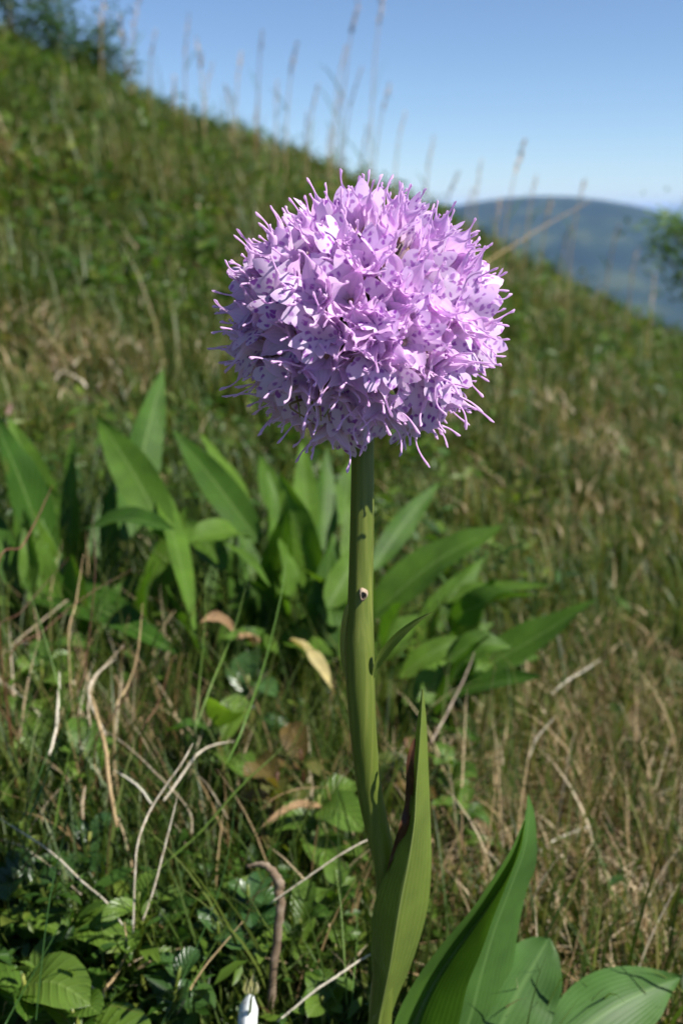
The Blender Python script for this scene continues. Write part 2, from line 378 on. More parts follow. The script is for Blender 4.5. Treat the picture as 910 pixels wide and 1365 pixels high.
def build_haze():
    x0, x1, y0, y1, z0, z1 = -23500, 23500, -23500, 23500, VALLEY - 2, 130.0
    V = [(x, y, z) for x in (x0, x1) for y in (y0, y1) for z in (z0, z1)]
    Fc = [(0, 1, 3, 2), (4, 6, 7, 5), (0, 4, 5, 1), (2, 3, 7, 6), (0, 2, 6, 4), (1, 5, 7, 3)]
    me = bpy.data.meshes.new('haze'); me.from_pydata(V, [], Fc)
    m, t, N, L = nt('haze_air')
    out = N.new('ShaderNodeOutputMaterial'); pv = N.new('ShaderNodeVolumePrincipled')
    pv.inputs['Color'].default_value = (0.30, 0.51, 1.0, 1); pv.inputs['Density'].default_value = 0.66e-4; pv.inputs['Anisotropy'].default_value = 0.0
    L.new(pv.outputs[0], out.inputs['Volume'])
    me.materials.append(m)
    o = bpy.data.objects.new('haze', me); COL.objects.link(o)
    tag(o, 'pale blue summer haze over the valley', 'haze', kind='stuff')
build_haze()

# ------------------------------------------------------------------ meadow masses
def vnoise(x, y, s, seed):
    """smooth value noise 0..1"""
    g = np.random.default_rng(seed).random((64, 64))
    u, v = x * s + 31.7, y * s + 17.3
    i, j = np.floor(u).astype(int), np.floor(v).astype(int); fu, fv = u - i, v - j
    fu, fv = fu * fu * (3 - 2 * fu), fv * fv * (3 - 2 * fv)
    q = lambda a, b: g[a % 64, b % 64]
    return (q(i, j) * (1 - fu) + q(i + 1, j) * fu) * (1 - fv) + (q(i, j + 1) * (1 - fu) + q(i + 1, j + 1) * fu) * fv
STRAW_SPOTS = [(110, 480, 1.4), (60, 520, 1.1), (180, 520, 0.9), (560, 560, 0.5), (760, 960, 0.8), (880, 980, 0.9), (700, 1180, 1.0), (760, 1230, 0.8), (850, 880, 0.6),
               (640, 1010, 0.6), (430, 430, 0.5), (200, 370, 0.5), (820, 640, 0.4), (700, 1060, 0.7), (140, 950, 0.8), (200, 1020, 0.6)]
SPOTW = [(ground_hit(a, b), c) for a, b, c in STRAW_SPOTS]
def strawness(x, y):
    r = np.sqrt(x * x + y * y)
    v = 0.55 * vnoise(x, y, 9.0, 1) + 0.45 * vnoise(x, y, 2.2, 2)
    v = v + 0.08 * np.clip(x / (y + 0.05) * 2.2, -1, 1) - 0.22 * np.clip((0.06 - x) / 0.04, 0, 1) * np.clip((0.6 - y) / 0.2, 0, 1)
    for p, c in SPOTW:
        w = 0.055 * math.hypot(p[0], p[1]) + 0.010
        v = v + 0.34 * c * np.exp(-((x - p[0]) ** 2 + (y - p[1]) ** 2) / (2 * w * w))
    return v
def spread(n, y0, y1, margin=0.24):
    y = np.exp(RNG.uniform(math.log(y0), math.log(y1), n))
    x = RNG.uniform(-1, 1, n) * ((0.36 + margin) * y + 0.03)
    return x, y
def tufts(n, y0, y1, share, per, rad):
    """like spread, but a share of the points gathers in tufts; also returns the outward bearing"""
    x, y = spread(n, y0, y1)
    az = RNG.uniform(0, PI2, n)
    k = int(n * share); m = max(1, k // per)
    cx, cy = spread(m, y0, y1)
    i = RNG.integers(0, m, k); r = np.hypot(cx[i], cy[i])
    a = RNG.uniform(0, PI2, k); q = np.sqrt(RNG.random(k)) * rad * np.clip(r / 0.5, 0.7, 5) ** 0.7 * RNG.uniform(.5, 1.4, m)[i]
    x[:k] = cx[i] + q * np.cos(a); y[:k] = np.maximum(cy[i] + q * np.sin(a), 0.175); az[:k] = a + RNG.normal(0, .4, k)
    return x, y, az
PI2 = 2 * math.pi
def clear_of_orchid(x, y, r=0.012):
    under = (x > -0.14) & (x < 0.07) & (y > 0.29) & (y < 0.40)      # thin turf under the broad-leaved plants
    return (np.hypot(x - 0.006, y - 0.155) > r) & (~under | (RNG.random(len(x)) < 0.35))
def blades(x, y, h, w, lean_az, bend, face, nseg, lift=0.0, flat=1.0):
    """tapered bent blades; returns V, T"""
    n = len(x)
    root = np.stack([x, y, ground(x, y) - 0.001 + lift], -1)
    t = np.linspace(0, 1, nseg + 1)
    ld = np.stack([np.cos(lean_az), np.sin(lean_az), 0 * x], -1)
    fd = np.stack([np.cos(face), np.sin(face), 0 * x], -1)
    up = np.array([0, 0, 1.0])
    vert = np.sqrt(np.clip(1 - (bend[:, None] * t[None]) ** 2 * 0.98, 0.02, 1))
    zz = np.concatenate([np.zeros((n, 1)), np.cumsum((vert[:, 1:] + vert[:, :-1]) / 2, 1) / nseg], 1)
    dd = bend[:, None] * t[None] ** 2 * 0.62
    c = root[:, None] + h[:, None, None] * (zz[..., None] * up * flat + dd[..., None] * ld[:, None] * (1.6 - 0.6 * flat))
    ww = w[:, None] * (1 - t[None] ** 1.6) * 0.5
    Lf = c[:, :-1] - fd[:, None] * ww[:, :-1, None]; Rt = c[:, :-1] + fd[:, None] * ww[:, :-1, None]
    V = np.concatenate([Lf, Rt, c[:, -1:]], 1).reshape(-1, 3)
    k = nseg; per = 2 * k + 1
    tr = []
    for s_ in range(k - 1):
        tr += [(s_, k + s_, k + s_ + 1), (s_, k + s_ + 1, s_ + 1)]
    tr.append((k - 1, 2 * k - 1, 2 * k))
    T = (np.arange(n)[:, None, None] * per + np.array(tr)[None]).reshape(-1, 3)
    return V, T
def ovals(x, y, z, az, el, roll, ln, wd, fold=0.25):
    """small folded leaves: base, two edge points a side, midrib, tip"""
    n = len(x)
    d = np.stack([np.cos(az) * np.cos(el), np.sin(az) * np.cos(el), np.sin(el)], -1)
    s0 = np.stack([-np.sin(az), np.cos(az), 0 * az], -1); u0 = np.cross(d, s0)
    s = s0 * np.cos(roll)[:, None] + u0 * np.sin(roll)[:, None]; u = np.cross(d, s)
    b = np.stack([x, y, z], -1)
    lw = ln[:, None]; w2 = wd[:, None] * 0.5
    V = np.stack([b,
                  b + d * lw * 0.35 - s * w2 + u * w2 * fold, b + d * lw * 0.40 - u * w2 * fold * 0.6, b + d * lw * 0.35 + s * w2 + u * w2 * fold,
                  b + d * lw * 0.72 - s * w2 * 0.72 + u * w2 * fold * 0.5, b + d * lw * 0.75 - u * w2 * fold * 0.9, b + d * lw * 0.72 + s * w2 * 0.72 + u * w2 * fold * 0.5,
                  b + d * lw - u * lw * 0.12], 1).reshape(-1, 3)
    tr = np.array([(0, 1, 2), (0, 2, 3), (1, 4, 5), (1, 5, 2), (2, 5, 6), (2, 6, 3), (4, 7, 5), (5, 7, 6)])
    T = (np.arange(n)[:, None, None] * 8 + tr[None]).reshape(-1, 3)
    return V, T
def join(parts):
    Vs, Ts, o = [], [], 0
    for V, T in parts:
        Vs.append(V); Ts.append(T + o); o += len(V)
    return np.concatenate(Vs), np.concatenate(Ts)
PI2 = 2 * math.pi
def build_meadow():
    # green grass
    parts = []
    for n, y0, y1, ns in ((36000, 0.175, 0.8, 4), (52000, 0.7, 2.6, 3), (50000, 2.3, 13.0, 3)):
        x, y, az = tufts(n, y0, y1, 0.62, 26, 0.010)
        s = strawness(x, y); keep = (RNG.random(n) > (s - 0.45) * 0.8) & clear_of_orchid(x, y)
        x, y, az = x[keep], y[keep], az[keep]; m = len(x); r = np.hypot(x, y)
        h = (0.009 + 0.022 * RNG.random(m) ** 1.6) * np.clip(r / 0.45, 0.75, 3.0) ** 0.8
        h *= np.where(RNG.random(m) < 0.05, 2.0, 1.0) * (0.45 + 1.1 * vnoise(x, y, 22.0 if y1 < 1 else 7.0, 8))
        w = (0.0008 + 0.0012 * RNG.random(m)) * np.clip(r / 0.5, 0.7, 9) ** 0.75
        parts.append(blades(x, y, h, w, az, RNG.uniform(0.3, 1.0, m), az + math.pi / 2 + RNG.normal(0, .5, m), ns))
    n = 4600
    x = RNG.uniform(-0.16, 0.13, n); y = RNG.uniform(0.185, 0.45, n)
    keep = (x < 0.02) | (RNG.random(n) < 0.35); x, y = x[keep], y[keep]; m = len(x)
    parts.append(blades(x, y, RNG.uniform(0.020, 0.055, m), RNG.uniform(0.0006, 0.0013, m), RNG.uniform(0, PI2, m), RNG.uniform(0.3, 0.95, m), RNG.uniform(0, PI2, m), 7))
    V, T = join(parts); o = tri_mesh('grass', V, T, M['grass'])
    tag(o, 'short green grass covering the slope', 'grass', kind='stuff')
    # bleached dead grass lying through it
    parts = []
    for n, y0, y1, ns in ((36000, 0.175, 0.8, 4), (40000, 0.7, 2.6, 3), (26000, 2.3, 13.0, 3)):
        x, y, az = tufts(n, y0, y1, 0.45, 18, 0.010)
        s = strawness(x, y); keep = (RNG.random(n) < np.clip((s - 0.52) * 1.4, 0.04, 0.65)) & clear_of_orchid(x, y)
        x, y, az = x[keep], y[keep], az[keep]; m = len(x); r = np.hypot(x, y)
        h = (0.011 + 0.022 * RNG.random(m)) * np.clip(r / 0.45, 0.75, 2.0) ** 0.8
        w = (0.0005 + 0.0007 * RNG.random(m)) * np.clip(r / 0.5, 0.7, 8) ** 0.75
        parts.append(blades(x, y, h, w, az, RNG.uniform(0.7, 1.0, m), az + math.pi / 2 + RNG.normal(0, .7, m), ns, RNG.uniform(0, 0.016, m) * np.clip(r / 0.5, 0.6, 2), 0.38))
    for (p, c), k, sp_ in ((SPOTW[14], 320, .04), (SPOTW[15], 320, .035), (SPOTW[6], 260, .05), (SPOTW[7], 200, .05), (SPOTW[4], 200, .06), (SPOTW[5], 200, .06)):
        x = RNG.normal(p[0], sp_, k); y = np.abs(RNG.normal(p[1], sp_, k) - .18) + .18
        ok = clear_of_orchid(x, y, .02) & (y < 0.42); x, y = x[ok], y[ok]; m = len(x)
        parts.append(blades(x, y, RNG.uniform(.02, .050, m), RNG.uniform(.0005, .0010, m), RNG.uniform(0, PI2, m), RNG.uniform(.4, 1.0, m), RNG.uniform(0, PI2, m), 7))
    V, T = join(parts); o = tri_mesh('dry_grass', V, T, M['dry_grass'])
    tag(o, 'bleached dead grass matted among the green', 'dry grass', kind='stuff')
    # low leafy herbs
    parts = []
    for n, y0, y1 in ((18000, 0.175, 0.9), (32000, 0.8, 2.8), (20000, 2.4, 13.0)):
        x, y, az = tufts(n, y0, y1, 0.75, 22, 0.014)
        s = strawness(x, y); cl = vnoise(x, y, 14.0 if y1 < 1 else 5.0, 5)
        left = np.clip(-x / (y + 0.02) * 1.5, -0.5, 0.5)
        keep = (RNG.random(n) < np.clip((0.60 - s) * 2.6 + (cl - 0.5) * 1.2 + left * 0.5 + 0.25, 0.05, 1)) & clear_of_orchid(x, y)
        x, y, az = x[keep], y[keep], az[keep]; m = len(x); r = np.hypot(x, y)
        sc_ = np.clip(r / 0.5, 0.7, 6) ** 0.7
        ln = (0.004 + 0.008 * RNG.random(m) ** 1.6) * sc_; wd = ln * RNG.uniform(0.28, 0.5, m)
        z = ground(x, y) + RNG.random(m) ** 1.1 * 0.032 * np.clip(r / 0.5, 0.6, 2.2) * (0.4 + cl[keep])
        parts.append(ovals(x, y, z, az, RNG.uniform(-0.3, 0.9, m), RNG.normal(0, 0.5, m), ln, wd))
    V, T = join(parts); o = tri_mesh('undergrowth', V, T, M['under'])
    tag(o, 'low leafy herbs growing through the turf', 'undergrowth', kind='stuff')
build_meadow()

# ------------------------------------------------------------------ leaves, stems and blades built one by one
def leaf_geo(P, W, nhint, fold=0.25, nu=14, nv=7, wave=0.0, prof='lance', seed=0, twist=0.0):
    """leaf on a centre line P with half width W; V-shaped across, wavy at the rim"""
    rg = np.random.default_rng(seed)
    C = catmull(P, nu); T = norm(np.gradient(C, axis=0)); nh = norm(nhint)
    t = np.linspace(0, 1, nu)
    Sd = norm(np.cross(T, nh[None])); U = np.cross(Sd, T)
    tw = twist * (t - 0.3)
    Sd, U = Sd * np.cos(tw)[:, None] + U * np.sin(tw)[:, None], U * np.cos(tw)[:, None] - Sd * np.sin(tw)[:, None]
    if prof == 'lance': w = np.sin(math.pi * t ** 0.80) ** 0.85 * (1 - 0.15 * t) + 0.14 * (1 - t) ** 2
    elif prof == 'oval': w = np.sin(math.pi * np.clip(t, 0, 1) ** 0.95) ** 0.6 * 0.98 + 0.06 * (1 - t)
    elif prof == 'blade': w = (1 - t ** 2.2) * (0.75 + 0.25 * np.sin(math.pi * t))
    else: w = np.minimum(1, (1 - t) * 3 + 0.02) * (0.7 + 0.3 * np.sin(math.pi * t))
    w = np.maximum(w, 0.015) * W
    u = np.linspace(-1, 1, nv)
    ph = rg.uniform(0, 6.28, 2)
    wv = wave * W * (np.sin(t[:, None] * 11 + ph[0] + u[None] * 1.5) + 0.5 * np.sin(t[:, None] * 23 + ph[1])) * np.abs(u)[None] ** 1.5
    dz = fold * w[:, None] * (np.abs(u)[None] ** 1.4) + wv
    V = C[:, None] + Sd[:, None] * (w[:, None] * u[None])[..., None] + U[:, None] * dz[..., None]
    uv = np.stack(np.broadcast_arrays((u[None] + 1) / 2, t[:, None]), -1).reshape(-1, 2)
    return V.reshape(-1, 3), grid_polys(nu, nv), uv

def leaf_px(parent, base, tip, Yb, Yt, wpx, sag, nh, mat, name='leaf', bow=(0, 0), seed=0, fold=0.28, wave=0.08, prof='lance', twist=0.0, label=None):
    """leaf from base pixel to tip pixel at two distances; sag = mid-height lift in pixels, bow = sideways"""
    a = at(*base, Yb); b = at(*tip, Yt); Ym = (Yb + Yt) / 2
    m = at((base[0] + tip[0]) / 2 + bow[0], (base[1] + tip[1]) / 2 - sag + bow[1], Ym)
    V, F, uv = leaf_geo([a, m, b], wpx * 0.5 * px_m(*base, Ym), nh, fold, 16, 9, wave, prof, seed, twist)
    o = raw_obj(name, V, F, mat, parent, None, uv)
    if label: o["label"] = label
    return o

# ------------------------------------------------------------------ the orchid
YO = 0.155
foot = np.array([0.0066, YO, float(ground(0.0066, YO))])
orchid = empty('orchid', foot)
tag(orchid, 'orchid with a round lilac flower head on a thick green stem', 'orchid')

def build_stem():
    pts = [(483, 560), (483, 600), (482, 700), (480, 800), (479, 880), (482, 950), (487, 1010), (495, 1070), (507, 1125), (515, 1165), (516, 1230), (511, 1300), (506, 1365)]
    P = [at(x, y, YO + 0.001 * math.sin(i)) for i, (x, y) in enumerate(pts)] + [foot - np.array([0, 0, 0.006])]
    rad_px = [14, 14.5, 15.5, 16.5, 19, 17.5, 16.5, 16, 15.5, 15, 15, 15, 15, 15]
    rr = [q * px_m(480, min(1365, p[1]), YO) for q, p in zip(rad_px, pts + [(506, 1365)])]
    C = catmull(P, 70); rad = catmull(np.array(rr)[:, None], 70)[:, 0]
    sides = 24
    V, F, uv = tube_geo(C, rad, sides)
    # fine ridges
    V = V.reshape(70, sides, 3); ce = C[:, None]
    k = 1 + 0.035 * np.cos(np.arange(sides) * math.pi)[None] + 0.02 * np.sin(np.arange(sides) * 0.8)[None]
    V = ce + (V - ce) * k[..., None]
    raw_obj('stem', V.reshape(-1, 3), F, M['stem'], orchid, None, uv)
    # scar where a bract broke off
    c = at(484, 793, YO - 0.0022); r = 5.5 * px_m(484, 793, YO)
    bm_V, bm_F = [], []
    n = 14
    for ring, (rs, dy) in enumerate(((1.25, 0.0006), (1.1, -0.0004), (0.72, -0.0005), (0.5, 0.0005))):
        for k_ in range(n):
            a = PI2 * k_ / n; q = rs * r * (1 + 0.15 * math.sin(3 * a + 1))
            bm_V.append(c + np.array([q * math.cos(a) * 0.85, dy, q * math.sin(a) * 1.25]))
    for ring in range(3):
        bm_F += [(ring * n + k_, ring * n + (k_ + 1) % n, (ring + 1) * n + (k_ + 1) % n, (ring + 1) * n + k_) for k_ in range(n)]
    bm_F.append(tuple(3 * n + k_ for k_ in range(n)))
    o = raw_obj('bract_scar', bm_V, bm_F, M['scar'], orchid); o["label"] = 'pale torn scar on the upper stem'
build_stem()

def edge_leaf(name, rows, mat, parent, nu=40, nv=11, base=None, thick=0.0):
    """leaf given by rows of (left, fold, right) points, each (px, py, Y)"""
    Lp = catmull([at(*r[0]) for r in rows], nu); Mp = catmull([at(*r[1]) for r in rows], nu); Rp = catmull([at(*r[2]) for r in rows], nu)
    u = np.linspace(-1, 1, nv)
    V = []
    for i in range(nu):
        for q in u:
            if q < 0: a, b, f = Mp[i], Lp[i], -q
            else: a, b, f = Mp[i], Rp[i], q
            lin = a + (b - a) * f
            # soften the crease
            other = Rp[i] if q < 0 else Lp[i]
            soft = 0.12 * (1 - f) ** 2
            V.append(lin * (1 - soft) + (0.5 * (Lp[i] + Rp[i])) * soft)
    uv = np.array([[(q + 1) / 2, i / (nu - 1)] for i in range(nu) for q in u])
    return raw_obj(name, V, grid_polys(nu, nv), mat, parent, base, uv)

def build_orchid_leaves():
    y = YO
    f = y - 0.0050       # fold towards the viewer
    rows = [((562, 919, y - .002), (563, 919, y - .002), (564, 919, y - .002)),
            ((557, 955, y - .002), (561, 955, y - .0032), (568, 957, y - .002)),
            ((551, 1000, y - .002), (558, 1000, y - .0040), (570, 1002, y - .001)),
            ((546, 1045, y - .002), (554, 1048, y - .0050), (572, 1050, y - .000)),
            ((540, 1095, y - .003), (551, 1098, y - .0060), (574, 1100, y - .000)),
            ((525, 1140, y - .0035), (543, 1150, y - .0066), (575, 1152, y + .000)),
            ((507, 1180, y - .003), (534, 1196, y - .0066), (571, 1204, y + .001)),
            ((496, 1220, y - .002), (527, 1240, y - .0062), (561, 1247, y + .001)),
            ((494, 1268, y - .001), (520, 1285, y - .0055), (546, 1292, y + .001)),
            ((496, 1320, y - .001), (511, 1330, y - .0045), (529, 1332, y + .001)),
            ((490, 1366, y - .001), (504, 1368, y - .0040), (519, 1368, y + .001)),
            ((487, 1420, y - .001), (502, 1420, y - .0035), (518, 1420, y + .001))]
    o = edge_leaf('leaf', rows, M['sheath'], orchid, 60, 15); o["label"] = 'upright clasping leaf with a browned edge beside the stem'
    # browned, shrivelled rim
    pts = [(553, 985), (547, 1020), (549, 1050), (544, 1080), (541, 1098), (533, 1118), (524, 1142), (516, 1160), (509, 1178)]
    P = catmull([at(a, b, y - .0036 - .0006 * math.sin(k * 1.9)) for k, (a, b) in enumerate(pts)], 30)
    V, F, uv = leaf_geo(P[::3], 0.00085, (-0.45, -0.85, 0.2), 0.7, 40, 5, 0.35, 'lance', 9)
    q = raw_obj('withered_rim', V, F, M['brown_edge'], o, None, uv)
    # leaf with an open fold, right of the stem
    y2 = 0.158
    rows = [((698, 1094, y2 + .010), (699, 1094, y2 + .010), (700, 1095, y2 + .010)),
            ((682, 1130, y2 + .008), (692, 1130, y2 + .012), (694, 1131, y2 + .009)),
            ((660, 1166, y2 + .006), (678, 1168, y2 + .013), (678, 1172, y2 + .006)),
            ((628, 1213, y2 + .003), (643, 1220, y2 + .013), (658, 1222, y2 + .003)),
            ((588, 1260, y2 + .001), (605, 1270, y2 + .012), (641, 1270, y2 + .001)),
            ((553, 1308, y2 - .001), (575, 1315, y2 + .011), (623, 1314, y2 - .001)),
            ((528, 1357, y2 - .003), (552, 1362, y2 + .009), (611, 1365, y2 - .003)),
            ((510, 1420, y2 - .003), (535, 1425, y2 + .006), (590, 1430, y2 - .003))]
    o = edge_leaf('leaf', rows, M['keel_leaf'], orchid, 50, 13); o["label"] = 'folded pointed leaf with its inner side in shade'
    y3 = 0.172
    rows = [((703, 1060, y3 + .008), (704, 1060, y3 + .008), (705, 1060, y3 + .008)),
            ((700, 1085, y3 + .006), (705, 1085, y3 + .008), (713, 1090, y3 + .010)),
            ((688, 1130, y3 + .003), (698, 1132, y3 + .006), (715, 1148, y3 + .011)),
            ((662, 1185, y3 + .000), (678, 1188, y3 + .004), (702, 1187, y3 + .011)),
            ((636, 1240, y3 - .002), (658, 1240, y3 + .002), (692, 1232, y3 + .010)),
            ((612, 1300, y3 - .004), (640, 1300, y3 + .000), (684, 1283, y3 + .009)),
            ((590, 1366, y3 - .006), (622, 1366, y3 - .002), (668, 1366, y3 + .006)),
            ((550, 1430, y3 - .008), (590, 1440, y3 - .005), (632, 1440, y3 + .002))]
    o = edge_leaf('leaf', rows, M['pale_leaf'], orchid, 50, 11); o["label"] = 'broad pale leaf standing behind the folded one'
    # stem sheath with a free tip
    P = [at(496, 905, YO - .0016), at(503, 882, YO - .0022), at(522, 856, YO - .003), at(548, 833, YO - .004), at(577, 815, YO - .005)]
    V, F, uv = leaf_geo(P, 7.0 * px_m(500, 880, YO), (0.5, -0.6, 0.6), 0.5, 22, 9, 0.04, 'lance', 3)
    o = raw_obj('bract', V, F, M['sheath'], orchid, None, uv); o["label"] = 'small pointed bract standing off the stem'
    # the sheath's wrapping edge on the dark side of the stem
    P = catmull([at(478, 797, YO - .0012), at(463, 815, YO - .0006), at(458, 845, YO), at(457, 880, YO), at(463, 915, YO), at(470, 940, YO)], 24)
    V, F, uv = leaf_geo(P[::4], 7.5 * px_m(470, 860, YO), (-0.5, -0.85, 0.1), -0.55, 24, 7, 0.03, 'lance', 5)
    raw_obj('bract', V, F, M['stem'], orchid, None, uv)["label"] = 'sheath edge wrapped round the stem'
build_orchid_leaves()

HEAD = at(482, 428, YO)
MM = 0.001
def tepal_geo(base, n, e, Lb, Lt, W, th, cup, tail_w, club_w, side_bend, nr=17, nc=7, ruffle=0.0):
    L_ = Lb + Lt; fb = Lb / L_
    s = np.concatenate([np.linspace(0, fb, 9, endpoint=False), np.linspace(fb, 1, nr - 9)])
    q = s / fb; q2 = np.clip((s - fb) / (1 - fb), 0, 1)
    w_bl = W * (0.30 * np.clip(1 - q, 0, 1) + 0.98 * np.sin(math.pi * np.clip(q, 0, 1) ** 0.85) ** 0.9)
    w_tl = tail_w + (club_w - tail_w) * np.clip((q2 - 0.45) / 0.4, 0, 1) ** 1.3
    w = np.where(q < 1, np.maximum(w_bl, tail_w), w_tl)
    w[-1] *= 0.45
    phi = np.where(q < 0.8, cup, cup + (5.6 - cup) * np.clip((q - 0.8) / 0.25, 0, 1))
    ang = np.interp(s, [0, fb * 0.5, fb * 0.95, fb + (1 - fb) * 0.5, 1], th)
    ds = np.diff(s, prepend=0) * L_
    B = np.cross(n, e)
    c = np.array(base, float)
    sb = np.interp(s, [0, fb * 0.6, 1], [0, 0.1, 1]) * side_bend
    a = np.linspace(-0.5, 0.5, nc)
    V = np.zeros((len(s), nc, 3))
    for i in range(len(s)):
        T = math.cos(ang[i]) * n + math.sin(ang[i]) * e; T = T * math.cos(sb[i]) + B * math.sin(sb[i])
        Nn = math.sin(ang[i]) * n - math.cos(ang[i]) * e
        Bb = np.cross(T, Nn)
        c = c + T * ds[i]
        rho = 2 * w[i] / phi[i]; aa = a * phi[i]
        dpt = rho * (1 - np.cos(aa)) + (ruffle * w[i] * np.sin(s[i] * 30 + a * 4) * (2 * np.abs(a)) ** 2 if q[i] < 0.9 else 0)
        V[i] = c + np.outer(rho * np.sin(aa), Bb) + np.outer(dpt, Nn)
    uv = np.stack(np.broadcast_arrays((a[None] + 0.5), s[:, None]), -1).reshape(-1, 2)
    return V.reshape(-1, 3), grid_polys(len(s), nc), uv
def lip_geo(base, n, e, L_, W, th, rg):
    B = np.cross(n, e)
    dmax = L_ * 1.08
    ds = np.linspace(0, dmax, 40); ang = np.interp(ds / L_, [0, 0.35, 0.7, 1.08], th)
    step = dmax / 39
    Cc = np.zeros((40, 3)); Cc[0] = base; Tt = np.cos(ang)[:, None] * n + np.sin(ang)[:, None] * e; Nn = np.sin(ang)[:, None] * n - np.cos(ang)[:, None] * e
    for i in range(1, 40): Cc[i] = Cc[i - 1] + Tt[i] * step
    ph = rg.uniform(0, 6.28)
    def place(X, d):
        i = np.clip(d / step, 0, 38.999); k = i.astype(int); f = (i - k)[..., None]
        p = Cc[k] * (1 - f) + Cc[k + 1] * f; nn = Nn[k]
        curl = -0.10 * (X / W) ** 2 * W + 0.10 * W * np.sin(3.0 * X / W + 5 * d / L_ + ph) * np.clip(d / L_ - 0.2, 0, 1)
        return p + X[..., None] * B + curl[..., None] * nn
    Vs, Fs, uvs = [], [], []
    def add(X, d):
        off = sum(len(v) for v in Vs); nr, ncl = X.shape
        Vs.append(place(X, d).reshape(-1, 3)); Fs.extend(grid_polys(nr, ncl, off))
        uvs.append(np.stack([X / (10 * MM), d / L_], -1).reshape(-1, 2))
    vb = np.linspace(0, 0.5, 6); wb = W * (0.28 + 0.72 * np.sin(vb / 0.5 * math.pi / 2) ** 1.3)
    u = np.linspace(-1, 1, 13)
    add(wb[:, None] * u[None], np.repeat(vb[:, None], 13, 1) * L_)
    for c0, fan, ln in ((-0.667, -0.34, 0.36), (0.0, rg.uniform(-.08, .08), 0.54), (0.667, 0.34, 0.36)):
        q = np.linspace(0, 1, 7); hw = 0.333 * W * (1 + 0.30 * np.sin(math.pi * q)) * (1 - q ** 2.6) ** 0.6 + 0.03 * W
        hw[0] = 0.333 * W
        uu = np.linspace(-1, 1, 5)
        dl = 0.5 * L_ + ln * L_ * q; xc = c0 * W + np.sin(fan) * ln * L_ * q
        X = xc[:, None] + hw[:, None] * uu[None]; D = dl[:, None] - 0.5 * np.sin(fan) * hw[:, None] * uu[None] * q[:, None]
        add(X, D)
    return np.concatenate(Vs), Fs, np.concatenate(uvs)

